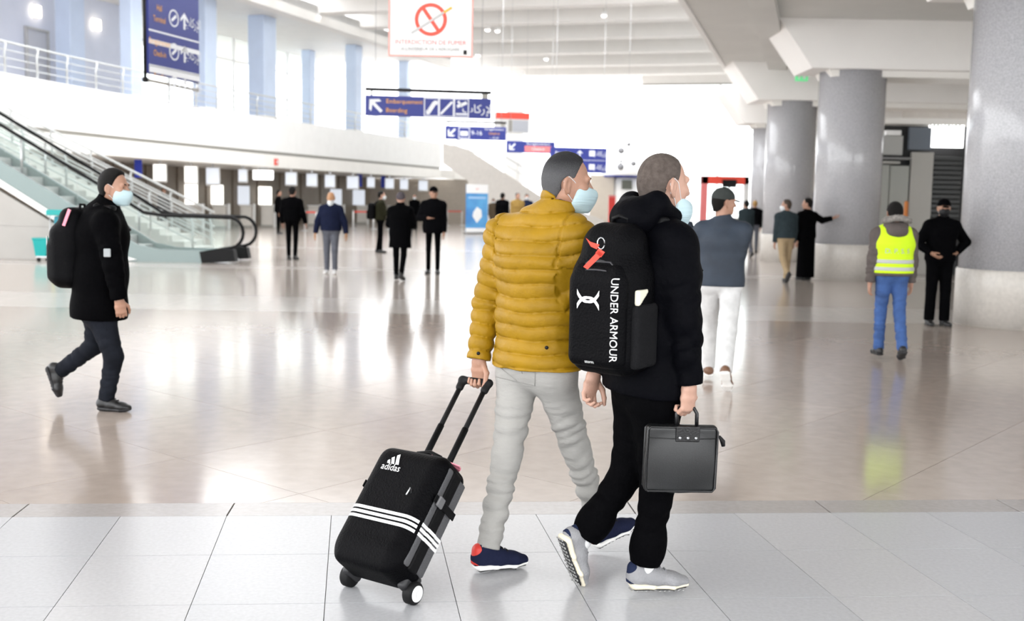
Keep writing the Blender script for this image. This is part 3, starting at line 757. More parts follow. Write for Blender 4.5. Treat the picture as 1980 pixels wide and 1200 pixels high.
def torso_chain(J, t, fat=1.0, belly=0.0):
    C1 = J['neck'] * .62 + J['chest'] * .38
    s = J['s']
    return [(C1, (.150 + t) * s, (.088 + t) * s * fat), (J['chest'], (.178 + t) * s, (.118 + t + belly * .5) * s * fat), (J['waist'], (.158 + t) * s * (1 + (fat - 1) * .8), (.108 + t + belly) * s * fat), (J['pelvis'], (.168 + t) * s * (1 + (fat - 1) * .6), (.118 + t + belly * .6) * s * fat)]
def build(J, o, base, label, name='person', group=None):
    """J: joints (world), o: outfit. One root empty, one skin mesh, clothes as children."""
    s = J['s']; h = o.get('h', .012); root = thing(name, base, label, 'person', group)
    tr = nrm(J['shR'] - J['shL']); tf = nrm(np.cross(UPV, tr)); fat = o.get('fat', 1.0); belly = o.get('belly', 0.0)
    hax = head_axes(J['fd'], tilt=J.get('tilt', 0.0)); hc = J['head']; hs = J.get('hs', s)
    # ---- body: head, neck, trunk, limbs and hands in one mesh
    S = SDF(max(h, .009)); ch = torso_chain(J, -.006, fat, belly)
    for a, b in zip(ch[:-1], ch[1:]): S.seg(a[0], b[0], a[2], b[2], .05, tr, a[1] / a[2], b[1] / b[2])
    S.seg(J['neck'] - UPV * .06, hc - hax[2] * .06 * s - hax[1] * .015, .056 * s, .05 * s, .03)
    for q in 'LR':
        S.seg(J['neck'] - UPV * .05, J['sh' + q], .05 * s, .055 * s, .04); S.seg(J['sh' + q], J['el' + q], .05 * s, .042 * s, .02); S.seg(J['el' + q], J['wr' + q], .042 * s, .029 * s, .02)
        tl_ = min(1.0, o.get('tl', 1.0)); S.seg(J['hip' + q], J['kn' + q], .075 * s * tl_, .052 * s * tl_, .03); S.seg(J['kn' + q], J['an' + q], .052 * s * tl_, .034 * s * tl_, .02)
    Sh = SDF(o.get('hh', min(h, .0065))); head_prims(Sh, hc, hax, hs); Sh.seg(J['neck'] - UPV * .03, hc - hax[2] * .06 * s - hax[1] * .02, .060 * s, .052 * s, .025)
    parts = [S.solve(), Sh.solve()]
    for q in 'LR':
        if o.get('hide' + q): continue
        S = SDF(o.get('fh', .0045)); D = J.get('hd' + q); D = (J['wr' + q] - J['el' + q]) if D is None else D
        sg = 1 if q == 'R' else -1
        T = J.get('ht' + q); T = tf if T is None else T
        N = J.get('hn' + q); N = -tr * sg if N is None else N
        hand(S, J['wr' + q] + nrm(D) * .012, D, T, N, o.get('curl' + q, .45), s * o.get('hscale', 1.0)); parts.append(S.solve())
    obj('body', qmesh('body', *parts), o['skin'], root)
    # ---- hair / headgear
    if o.get('hair') is not None: hair_obj(hc, hax, hs, o['hair'], root, o.get('hthick', .007), min(h, .007), o.get('line', HAIRLINE), o.get('htop', 0), rough=o.get('hrough', 0))
    if o.get('eyes'): eyes_obj(hc, hax, hs, root)
    if o.get('mask') is not None: mask_obj(hc, hax, hs, o['mask'], root, min(h, .006), o.get('drop', 0), h < .013)
    PH = lambda x, y, z: hc + (hax[0] * x + hax[1] * y + hax[2] * z) * hs
    if o.get('cap') is not None:
        S = SDF(min(h, .009)); S.ell(PH(0, -.012, .036), np.array([.088, .108, .092]) * hs, hax, .02); S.cut(PH(0, .0, .018), -hax[2] + hax[1] * .12); cp = sobj('cap', S, o['cap'], root)
        S = SDF(min(h, .008)); S.seg(PH(0, .09, .022), PH(0, .15, .010), .007, .006, .01, hax[0], 9, 7); sobj('peak', S, o['cap'], cp)
    if o.get('beanie') is not None:
        S = SDF(min(h, .01)); S.ell(PH(0, -.012, .034), np.array([.090, .108, .10]) * hs, hax, .02); S.cut(PH(0, .0, .0), -hax[2] + hax[1] * .25)
        S.seg(PH(0, .07, .022), PH(0, -.085, -.01), .025, .025, .02, hax[0], 2.6, 2.6); sobj('knit_hat', S, o['beanie'], root)
    # ---- trousers
    if o.get('trousers') is not None:
        S = SDF(min(h, o.get('th', .01))); tl = o.get('tl', 1.0); cuff = o.get('cuff', .046); wr = o.get('wr')
        S.seg(J['pelvis'] + (J['waist'] - J['pelvis']) * .75, J['pelvis'], .108 * s * fat, .118 * s * fat, .03, tr, 1.45, 1.42)
        for q in 'LR':
            hp, kn, an = J['hip' + q], J['kn' + q], J['an' + q]
            S.seg(J['pelvis'], hp, .115 * s * fat, .095 * s * tl, .05)
            w1 = (wr[0], wr[1], 1.3 if q == 'L' else 4.0, .25, 1.1) if wr else None; w2 = (wr[0], wr[1] * 1.1, 2.1, -.15, 1.15) if wr else None
            S.seg(hp, kn, .092 * s * tl, .064 * s * tl, .03, wr=w1); S.seg(kn, an, .064 * s * tl, cuff * s, .02, wr=w2, cap=o.get('tcut', .02))
            d = nrm(an - kn)
            if o.get('jog'): S.seg(an - d * .09, an - d * .075, (cuff + .014) * s, (cuff + .014) * s, .03)
        t_ = sobj('trousers', S, o['trousers'], root)
    if o.get('skirt') is not None:   # long robe
        S = SDF(h); S.seg(J['waist'], J['pelvis'], .13 * s, .15 * s, .04, tr, 1.35, 1.3); m_ = V(base[0], base[1], .06); S.seg(J['pelvis'], m_, .15 * s, .17 * s, .03, tr, 1.3, 1.25); S.cut(m_ + V(0, 0, -.0), -UPV); sobj('robe', S, o['skirt'], root)
    # ---- shoes
    for q in 'LR':
        if o.get('noshoes'): break
        shoe(J['an' + q], J['ff' + q], J['fu' + q], s, o.get('shoe' + q, o['shoe']), o.get('sole', M_sole_b), root, min(h, o.get('sh', .007)), o.get('lace'), o.get('heel'), o.get('sole2'), o.get('tread', False))
    # ---- jacket
    if o.get('jacket') is not None:
        t = o.get('t', .016); S = SDF(min(h, o.get('jh', .01))); pf = o.get('puff'); ch = torso_chain(J, t, fat, belly)
        dn = nrm(J['pelvis'] - J['waist']); hem = J['pelvis'] + dn * o.get('hem', .02); fl = o.get('flare', 1.0)
        last = ch[-1]
        if o.get('hem', .02) > .0: ch = ch + [(hem + dn * .05, last[1] * fl, last[2] * fl)]
        acc = .0
        for a, b in zip(ch[:-1], ch[1:]):
            p = None; S.seg(a[0], b[0], a[2], b[2], .06, tr, a[1] / a[2], b[1] / b[2], puff=p); acc += np.linalg.norm(b[0] - a[0])
        S.cut(hem, dn)
        for q in 'LR':
            sh, el, wr_ = J['sh' + q], J['el' + q], J['wr' + q]; at = o.get('at', t * .8); C1 = ch[0][0]
            S.seg(J['neck'] - UPV * .045 * s, sh - UPV * .008, (.048 + at) * s, (.052 + at) * s, .05)
            S.seg(J['chest'] + UPV * .05, sh, (.07 + at) * s, (.055 + at) * s, .05)
            L1 = np.linalg.norm(el - sh); p1 = p2 = None
            w3 = o.get('awr'); w1 = (w3[0], w3[1], 1.0, .3, 1.2) if w3 else None; w2 = (w3[0], w3[1], 3.0, -.2, 1.2) if w3 else None
            S.seg(sh, el, (.056 + at) * s, (.047 + at) * s, .028, puff=p1, wr=w1); S.seg(el, wr_, (.047 + at) * s, (.034 + at * .8) * s, .012, puff=p2, wr=w2, cap=.005)
        ct = o.get('collar', .05)
        nt = J['neck'] + (hc - hax[2] * .07 - J['neck']) * .35
        cdir = nrm(hc - hax[2] * .05 - hax[1] * .02 - J['neck'])
        S.seg(J['neck'] - UPV * .03, J['neck'] + cdir * ct, (.072 + t * .3) * s, (.068 + t * .3) * s, .03)
        S.cut(J['neck'] + cdir * (ct + .004), cdir - tf * .12 * (0 if o.get('flatcollar') else 1), .14)
        S.seg(J['neck'] - UPV * .02, J['neck'] + cdir * (ct + .1), .058 * s, .060 * s, .006, op='-')
        if pf:
            def quilt(D, X, Y, Z):
                c_ = (X - J['chest'][0]) * tr[0] + (Y - J['chest'][1]) * tr[1]
                z_ = Z + .010 * np.cos(np.clip(c_ / .2, -1.3, 1.3) * 1.5) + .002 * np.sin(X * 31 + Z * 11) + .0015 * np.sin(Y * 43 - Z * 17)
                s_ = z_ + 0 * D; lim = .172 + .012 * np.sin(Z * 9)
                for q in 'LR':
                    best = None; acc_ = 0.0; sa_ = None
                    for a, b in ((J['sh' + q], J['el' + q]), (J['el' + q], J['wr' + q])):
                        ba = b - a; L_ = np.linalg.norm(ba); t_ = np.clip(((X - a[0]) * ba[0] + (Y - a[1]) * ba[1] + (Z - a[2]) * ba[2]) / L_ ** 2, -.4, 1)
                        d_ = np.sqrt((X - a[0] - t_ * ba[0]) ** 2 + (Y - a[1] - t_ * ba[1]) ** 2 + (Z - a[2] - t_ * ba[2]) ** 2); sv = acc_ + t_ * L_
                        if best is None: best, sa_ = d_, sv
                        else: sa_ = np.where(d_ < best, sv, sa_); best = np.minimum(d_, best)
                        acc_ += L_
                    m_ = (c_ * (1 if q == 'R' else -1) > lim) & (best < .11)
                    s_ = np.where(m_, sa_ + .003 * np.sin(c_ * 40 + Z * 25), s_)
                    D = D + np.where(np.abs(c_ * (1 if q == 'R' else -1) - lim) < .006, .006, 0) * (Z > J['chest'][2] - .02)
                return D - pf[1] * (np.abs(np.sin(np.pi * s_ / pf[0])) ** .38 - .62)
            S.fn(quilt)
        jk = sobj('jacket', S, o['jacket'], root); root['_jk'] = jk.name
        if o.get('hood'):
            S = SDF(min(h, .009)); q = J['neck'] + UPV * o.get('hoodup', 0.0)
            S.seg(q - tf * .05 + tr * .075 + UPV * .03, q - tf * .105 - UPV * .03, .05, .062, .05); S.seg(q - tf * .05 - tr * .075 + UPV * .03, q - tf * .105 - UPV * .03, .05, .062, .05)
            S.seg(q - tf * .10 - UPV * .03 + tr * .05, q - tf * .10 - UPV * .03 - tr * .05, .065, .065, .04)
            S.seg(q + tf * .045 + tr * .075 - UPV * .02, q - tf * .05 + tr * .08 + UPV * .02, .032, .042, .03); S.seg(q + tf * .045 - tr * .075 - UPV * .02, q - tf * .05 - tr * .08 + UPV * .02, .032, .042, .03)
            if o.get('furhood') is None: S.seg(q - tf * .02 - UPV * .05, q - tf * .01 + UPV * .12, .052, .062, .01, op='-')
            hd = sobj('hood', S, o.get('hoodm', o['jacket']), root)
            if o.get('furhood') is not None:
                S = SDF(.009)
                ring = [q - tf * .10 + UPV * .075 + tr * x * .13 + UPV * (.03 * math.cos(x * 1.6)) - tf * (.05 * math.cos(x * 1.5) - .03) for x in np.linspace(-1, 1, 9)]
                for a, b in zip(ring[:-1], ring[1:]): S.seg(a, b, .030, .030, .02)
                S.fn(lambda D, X, Y, Z: D + .006 * np.sin(X * 190 + 2 * np.sin(Z * 130)) * np.sin(Z * 210) * np.sin(Y * 170)); sobj('fur_trim', S, o['furhood'], hd)
    return root

def pose(H, yaw, base, L=(0, 0), R=(0, 0), aL=(0, .15, .1), aR=(0, .15, .1), lean=.02, hy=0.0, hp=-.05, fpL=0.0, fpR=0.0, width=1.0):
    """H height, yaw 0 = facing away; legs (hip, knee) and arms (swing, elbow, spread) in radians"""
    s = H / 1.75; y = math.radians(yaw); f = V(math.sin(y), math.cos(y), 0); r = V(math.cos(y), -math.sin(y), 0); b = np.array([base[0], base[1], 0.0]); J = {'s': s}
    pel = b + UPV * .95 * s
    J['pelvis'] = pel; J['waist'] = pel + (UPV * .14 + f * .14 * lean) * s; J['chest'] = pel + (UPV * .33 + f * .35 * lean) * s; J['neck'] = pel + (UPV * .515 + f * .55 * lean) * s
    hyr = y + math.radians(hy); fd = V(math.sin(hyr), math.cos(hyr), hp)
    J['fd'] = nrm(fd); J['head'] = pel + (UPV * .685 + f * (.7 * lean + .02)) * s
    low = 9
    for q, sg, (hip, kn), fp in (('L', -1, L, fpL), ('R', 1, R, fpR)):
        J['hip' + q] = pel + (r * sg * .085 - UPV * .03) * s
        td = -UPV * math.cos(hip) + f * math.sin(hip) + r * sg * .02; sd = -UPV * math.cos(hip - kn) + f * math.sin(hip - kn)
        J['kn' + q] = J['hip' + q] + nrm(td) * .425 * s; J['an' + q] = J['kn' + q] + sd * .41 * s
        J['ff' + q] = f * math.cos(fp) + UPV * math.sin(fp) + r * sg * .12; J['fu' + q] = UPV * math.cos(fp) - f * math.sin(fp)
        for yy in (-.05, .17): low = min(low, (J['an' + q] + (nrm(J['ff' + q]) * yy - nrm(J['fu' + q]) * .0945) * s)[2])
    for q, sg, (sw, el, spd) in (('L', -1, aL, ), ('R', 1, aR)):
        J['sh' + q] = pel + (UPV * .432 + f * .42 * lean + r * sg * .178 * width) * s
        d = nrm(-UPV * math.cos(sw) + f * math.sin(sw) + r * sg * spd); J['el' + q] = J['sh' + q] + d * .29 * s
        d2 = nrm(-UPV * math.cos(sw + el) + f * math.sin(sw + el) + r * sg * spd * .4 - r * sg * max(0, el - .6) * .4); J['wr' + q] = J['el' + q] + d2 * .25 * s
    for k_ in J:
        if isinstance(J[k_], np.ndarray) and k_[:2] not in ('ff', 'fu', 'fd'): J[k_] = J[k_] - UPV * low
    return J
# ---------------------------------------------------------------- the man in the yellow jacket
YEL = mat('mustard quilted nylon', (.285, .158, .004), .5, var=.12, vscale=9, bump=.5, bscale=24, spec=.22)
PALE = mat('pale stone cotton', (.315, .307, .29), .85, var=.06, vscale=8, bump=.5, bscale=22, stretch=(1, 1, 2.4))
J = dict(s=1.03, hs=.99)
def jp(**k):
    for a, b in k.items(): J[a] = A(*b)
jp(head=(1098, 352, 4.68), neck=(1068, 408, 4.70), chest=(1042, 505, 4.70), waist=(1040, 612, 4.70), pelvis=(1040, 700, 4.70),
   shL=(975, 452, 4.82), elL=(943, 586, 4.86), wrL=(926, 690, 4.81), shR=(1112, 458, 4.58), elR=(1132, 590, 4.62), wrR=(1172, 680, 4.78),
   hipL=(1003, 722, 4.76), hipR=(1070, 722, 4.64), knL=(981, 876, 4.68), anL=(944, 1057, 4.57), knR=(1112, 862, 4.78), anR=(1160, 1012, 4.88))
J['fd'] = V(1, .06, -.10); J['ffL'] = V(.88, .42, -.02); J['fuL'] = UPV; J['ffR'] = V(.80, .52, .28); J['fuR'] = V(-.2, -.14, 1)
J['hdL'] = V(.02, .02, -1); J['htL'] = V(.83, -.557, 0); J['hnL'] = V(-.557, -.83, 0)
NAVY_SHOE = cloth('navy mesh shoe fabric', (.013, .016, .038), .4, 120); REDP = mat('red rubber patch', (.55, .03, .02), .5)
p1 = build(J, dict(h=.010, hh=.0042, jh=.0055, th=.0075, fh=.0035, skin=SK_TAN, hair=HAIR_GREY, hthick=.0045, hrough=.0015, htop=.006, mask=M_mask, eyes=True, jacket=YEL, puff=(.060, .016), t=.020, at=.017, hem=.015, collar=.080,
     trousers=PALE, wr=(.055, .006), cuff=.050, tl=1.0, tcut=.005, shoe=NAVY_SHOE, sole=M_sole_w, sole2=M_sole_b, lace=M_black, heel=REDP, curlL=1.25, sh=.0055),
     A(1040, 1090, 4.68) * V(1, 1, 0), 'man in a mustard quilted jacket and pale trousers pulling a black suitcase')
def seam(parent, pts, r, m, name='seam'):
    t = bvh_of(parent); q = []
    for (px, py) in pts:
        d = nrm(ray(px, py)); hit = t.ray_cast(Vector(CP + d * 2), Vector(d), 9)
        if hit[0] is not None: q.append(np.array(hit[0]) + np.array(hit[1]) * r * .3)
    if len(q) > 1: tube(name, q, r, m, parent, 5)
def child(root, nm): return [o for o in root.children if o.name.split('.')[0] == nm][0]
TR1 = child(p1, 'trousers'); M_seam = mat('pale trouser seam', (.26, .253, .24), .9)
def line(a, b, n=8): return [(a[0] + (b[0] - a[0]) * i / n, a[1] + (b[1] - a[1]) * i / n) for i in range(n + 1)]
seam(TR1, line((962, 706), (1000, 736)), .0022, M_seam, 'pocket_seam'); seam(TR1, line((1000, 690), (1010, 722)), .002, M_seam, 'pocket_seam')
seam(TR1, line((1036, 690), (1034, 745)), .002, M_seam, 'seat_seam'); seam(TR1, line((960, 728), (1035, 745), 10), .0022, M_seam, 'seat_fold')
# navy inner collar, snap buttons
tr1 = nrm(J['shR'] - J['shL']); tf1 = nrm(np.cross(UPV, tr1))
cd = nrm(J['head'] - UPV * .05 - J['neck'])
Sx = SDF(.006); Sx.seg(J['neck'] - UPV * .02, J['neck'] + cd * .098, .066, .064, .02); Sx.cut(J['neck'] + cd * .098, cd - tf1 * .15, .15); Sx.seg(J['neck'], J['neck'] + cd * .2, .054, .058, .006, op='-')
sobj('inner_collar', Sx, cloth('charcoal fleece', (.05, .055, .075)), p1)
JK1 = bpy.data.objects[p1['_jk']]; bv = bvh_of(JK1)
for (px, py) in ((1057, 672), (925, 683)):
    q = A(px, py, 4.2); d = ray(px, py); hit = bv.ray_cast(Vector(CP + d * 2), Vector(nrm(d)), 9)
    if hit[0] is not None: lathe('snap_button', np.array(hit[0]), [(.008, -.002), (.008, .003), (.004, .006)], M_black, JK1, 12, frame(np.cross(V(0, 0, 1), hit[1]), None, hit[1]) if False else np.array([nrm(np.cross(V(0, 0, 1), np.array(hit[1]))), V(0, 0, 1), np.array(hit[1])]))
J1 = dict(J)

# ---------------------------------------------------------------- the man in black with backpack and briefcase
HOOD = cloth('charcoal wind jacket', (.0018, .0019, .003), .5, 30, .6)
J = dict(s=1.03, hs=1.02)
jp(head=(1284, 356, 4.40), neck=(1263, 425, 4.38), chest=(1266, 530, 4.37), waist=(1258, 640, 4.37), pelvis=(1250, 740, 4.38),
   shR=(1305, 474, 4.25), elR=(1324, 620, 4.20), wrR=(1333, 740, 4.20), shL=(1212, 470, 4.50), elL=(1178, 610, 4.52), wrL=(1150, 718, 4.48),
   hipR=(1268, 775, 4.32), hipL=(1236, 775, 4.45), knR=(1272, 935, 4.34), anR=(1247, 1092, 4.345), knL=(1214, 912, 4.45), anL=(1128, 1040, 4.42))
J['fd'] = V(.90, .43, -.03); J['ffR'] = V(.97, .18, -.01); J['fuR'] = UPV; J['ffL'] = V(.33, .22, -.92); J['fuL'] = V(.85, .45, .35)
J['hdR'] = V(-.03, .02, -1); J['htR'] = V(.77, .62, 0); J['hnR'] = V(-.5, .7, 0); J['htL'] = V(.77, .62, 0)
GSHOE = cloth('grey knit shoe fabric', (.27, .27, .28), .5, 150); CREAM = mat('cream foam sole', (.72, .66, .52), .6)
p2 = build(J, dict(h=.010, hh=.0042, jh=.008, th=.0085, fh=.0035, skin=SK_PALE, hair=HAIR_BUZZ, hthick=.003, mask=M_mask, drop=.045, eyes=True, jacket=HOOD, hoodup=.035, t=.020, at=.02, hem=.03, flare=1.0, collar=.05, awr=(.08, .006), hood=True,
     trousers=BLK, wr=(.08, .0035), tl=1.08, cuff=.058, tcut=-.01, jog=True, shoe=GSHOE, sole=CREAM, sole2=M_sole_b, tread=True, lace=mat('grey lace', (.25, .25, .27), .8), heel=NAVY, curlR=1.25, curlL=.85, sh=.0055),
     A(1250, 1120, 4.38) * V(1, 1, 0), 'man in black with a backpack, briefcase in hand and mask under his chin')
J2 = dict(J); tr2 = nrm(J['shR'] - J['shL']); tf2 = nrm(np.cross(UPV, tr2))
for q in 'LR':
    an, kn = J['an' + q], J['kn' + q]; d = nrm(an - kn)
    Sx = SDF(.006); Sx.seg(an - d * .03, an + d * .035, .042, .040, .01); sobj('sock', Sx, mat('white sock', (.7, .7, .7), .9, bump=.3, bscale=150), p2)

# ---------------------------------------------------------------- the man in black walking by the escalator
J = dict(s=1.03, hs=1.03)
jp(head=(222, 362, 7.97), neck=(200, 402, 7.97), chest=(196, 452, 7.97), waist=(194, 530, 7.97), pelvis=(192, 596, 7.97),
   shR=(204, 432, 7.79), elR=(219, 512, 7.74), wrR=(230, 577, 7.76), shL=(198, 432, 8.16), elL=(186, 512, 8.2), wrL=(205, 580, 8.2),
   hipR=(196, 612, 7.89), hipL=(190, 612, 8.06), knR=(220, 690, 7.89), anR=(206, 768, 7.90), knL=(182, 668, 8.04), anL=(118, 716, 8.05))
J['fd'] = V(.97, -.16, -.06); J['ffR'] = V(.98, -.1, 0); J['fuR'] = UPV; J['ffL'] = V(.30, .05, -.95); J['fuL'] = V(.93, .05, .32)
DENIM = cloth('dark washed denim', (.035, .04, .05), .4, 40, var_=None) if False else mat('dark washed denim', (.009, .0105, .015), .85, spec=.1, var=.35, vscale=7, bump=.4, bscale=40)
p3 = build(J, dict(h=.012, hh=.006, fh=.0045, skin=SK_TAN, hair=HAIR_BLACK, hthick=.011, htop=.006, mask=M_mask, eyes=True, jacket=BLK, t=.032, at=.026, fat=1.14, belly=.02, hem=.07, flare=1.0, collar=.085, awr=(.07, .004),
     trousers=DENIM, wr=(.05, .004), tl=1.05, cuff=.056, tcut=.02, shoe=mat('black leather', (.006, .006, .007), .4, bump=.2), sole=M_sole_b, sole2=M_sole_b, lace=M_black, curlR=.8),
     A(200, 790, 7.97) * V(1, 1, 0), 'masked man in black walking past the escalator with a black backpack')
J3 = dict(J)
# ================================================================= LUGGAGE
M_nylon = mat('black nylon', (.0014, .0014, .002), .55, bump=.4, bscale=120, spec=.06)
M_nylon2 = mat('black coated panel', (.003, .003, .0036), .5, bump=.15, bscale=60, spec=.12)
M_print = mat('white print', (.85, .85, .85), .5); M_zip = mat('dark zip', (.03, .03, .035), .4)
M_greyfab = mat('grey ballistic fabric', (.075, .075, .08), .7, bump=.4, bscale=160, var=.1)
REDTAG = mat('red luggage ribbon', (.75, .05, .025), .6); PINK = mat('pink luggage tag', (.85, .28, .36), .6)

# ---- backpack on the man in black
tr0, tf0 = tr2, tf2; tr2 = nrm(V(.77, -.64, 0)); tf2 = nrm(V(.64, .77, 0)); n2 = -tf2; mid = (J2['chest'] * .52 + J2['waist'] * .48)
c = mid - tf0 * .245 + UPV * .008 + V(.028, 0, 0)
up2 = nrm(UPV + n2 * .03); ax2 = np.array([tr2, n2, up2])
Q = lambda x, y, z: c + tr2 * x + n2 * y + up2 * z
bag = thing('backpack', c - UPV * .3, 'big black backpack with white lettering and red ribbon on the briefcase carrier', 'backpack')
S = SDF(.007); S.rbox(Q(0, 0, -.055), (.155, .105, .225), ax2, .075, .05); S.rbox(Q(0, -.015, .12), (.135, .085, .175), ax2, .08, .06); S.seg(Q(-.05, -.03, .25), Q(.05, -.03, .25), .05, .05, .05)
body = sobj('bag_body', S, M_nylon, bag)
S = SDF(.007); S.rbox(Q(0, .085, -.065), (.130, .045, .185), ax2, .04, .03); S.rbox(Q(0, .07, .07), (.112, .035, .085), ax2, .03, .04); pk = sobj('front_pocket', S, M_nylon, bag)
S = SDF(.007); S.rbox(Q(.150, .0, -.12), (.022, .075, .125), ax2, .02); sobj('side_pocket', S, mat('dark mesh pocket', (.008, .008, .009), .8, bump=.5, bscale=250, spec=.1), bag)
S = SDF(.006); S.rbox(Q(.157, .03, .03), (.012, .035, .03), ax2, .006); S.cut(Q(.157, .03, .02), -up2 - n2 * .9); sobj('side_label', S, mat('cream label', (.7, .67, .55), .6), bag)
for zz in (.11, .145):
    tube('zip', [Q(x, .088 + .02 * math.cos(x * 9) - (.03 if zz > .12 else 0), zz + .02 * math.cos(x * 12)) for x in np.linspace(-.10, .10, 11)], .004, M_zip, bag, 5)
tube('zip_edge', [Q(.118, .10, -.20), Q(.122, .10, 0), Q(.11, .09, .11), Q(.05, .085, .16), Q(-.05, .085, .16), Q(-.11, .09, .11)], .004, M_zip, bag, 5)
tube('carry_loop', [Q(-.04, -.06, .285), Q(-.035, -.055, .325), Q(0, -.05, .335), Q(.035, -.055, .325), Q(.04, -.06, .285)], .009, M_nylon2, bag, 6)
for sg, q in ((-1, 'L'), (1, 'R')):
    sh = J2['sh' + q]; S = SDF(.007)
    pts = [Q(sg * .075, -.085, .20), sh * .62 + J2['neck'] * .38 - tf2 * .045 + UPV * .062, sh * .62 + J2['neck'] * .38 + tf2 * .05 + UPV * .045, J2['chest'] + tf2 * .125 + tr2 * sg * .11 + UPV * .02, J2['waist'] + tf2 * .10 + tr2 * sg * .13 + UPV * .05]
    for a, b in zip(pts[:-1], pts[1:]): S.seg(a, b, .011, .011, .012, tr2, 2.9)
    sobj('shoulder_strap', S, M_nylon2, bag)
bvp = bvh_of(pk); bvb = bvh_of(body)
def arc(sgn):
    xs = np.linspace(-1, 1, 13); out = []
    for i in range(12):
        def pt(x, w): 
            y = sgn * (-.22 + 1.0 * abs(x) ** 2.4); return (x * .052, y * .036 + w * sgn * (.0045 + .006 * abs(x)))
        out.append([pt(xs[i], -1), pt(xs[i + 1], -1), pt(xs[i + 1], 1), pt(xs[i], 1)])
    return out
lo = Q(-.02, .13, .015)
decal('emblem', arc(1) + arc(-1), lo, tr2, up2, n2, M_print, bag, bvp, .003, 1)
text('lettering', 'UNDER ARMOUR', .042, Q(.098, .13, -.055), -up2, tr2, n2, M_print, bag, .003, bvh=bvp, sx=.98)
text('lettering', 'storm', .018, Q(-.01, .13, -.225), tr2, up2, n2, M_print, bag, .003, bvh=bvp)
rb = Q(-.02, .085, .205); vd = nrm(CP - rb); sx_ = nrm(np.cross(UPV, vd)) ; rx = -sx_ if np.dot(sx_, V(1, 0, 0)) < 0 else sx_; uyv = np.cross(vd, rx)
hitn = vd
prisms('luggage_ribbon', [[(-.045, -.065), (-.028, -.075), (.03, -.015), (.012, -.002)], [(.0, -.012), (.022, -.028), (.036, -.008), (.012, .006)], [(-.038, .045), (-.02, .03), (.015, .02), (.005, .002), (-.018, .012)]], rb + vd * .045, rx, uyv, vd, 0, .006, REDTAG, bag)
tube('ribbon_ring', [rb + vd * .045 + rx * (.02 + .014 * math.cos(a)) + uyv * (.025 + .022 * math.sin(a)) for a in np.linspace(0, 6.0, 12)], .0025, M_steel, bag, 5)
tag_r = None

# ---- briefcase in his right hand
wv = nrm(V(1, .10, -.02)); upb = nrm(V(.03, 0, 1)); nb = nrm(np.cross(wv, upb)); nb = -nb if nb[1] > 0 else nb; upb = np.cross(nb, wv) if np.dot(np.cross(nb, wv), UPV) > 0 else -np.cross(nb, wv)
M_leather = mat('black grained leather', (.008, .0085, .009), .33, var=.4, vscale=5, bump=.12, bscale=420, spec=.5)
M_leather2 = mat('black edge leather', (.005, .005, .0055), .3, bump=.15, bscale=150)
bc = A(1315, 885, 4.21); axb = np.array([wv, nb, upb]); K = lambda x, y, z: bc + wv * x + nb * y + upb * z
br = thing('briefcase', bc - UPV * .15, 'black leather document case hanging from the right hand of the hooded man', 'briefcase')
S = SDF(.0055); S.rbox(K(0, 0, 0), (.142, .024, .134), axb, .016); S.ell(K(0, 0, -.02), (.13, .034, .11), axb, .03)
sobj('case_body', S, M_leather, br)
loop = lambda y: [K(x, y, z) for x, z in ((-.130, -.128), (.130, -.128), (.140, -.116), (.140, .112), (.130, .126), (-.130, .128), (-.140, .116), (-.140, -.116))]
for y in (-.022, .024): tube('piping', loop(y), .0045, M_leather2, br, 6, True)
tube('front_seam', [K(-.139, .0255, .085), K(-.06, .0275, .083), K(.06, .0275, .083), K(.139, .0255, .085)], .002, M_leather2, br, 5)
pl_ = box('handle_plate', K(.018, .029, .102), (.096, .008, .062), M_leather2, br, axb, .004, 2)
for x in (-.014, .018, .05): lathe('rivet', K(x, .034, .088), [(.006, 0), (.006, .002), (.003, .004)], M_steel, pl_, 10, np.array([wv, upb, nb]))
tube('handle', [K(-.022, .012, .12), K(-.026, .006, .18), K(-.014, .004, .2), K(.016, .004, .203), K(.044, .004, .2), K(.056, .006, .18), K(.056, .012, .12)], .008, M_leather2, br, 8)
tube('zip_pull', [K(.14, .0, .09), K(.155, .0, .088), K(.168, .0, .07), K(.172, .0, .05)], .008, M_black, br, 6, radii=[.005, .006, .011, .008])

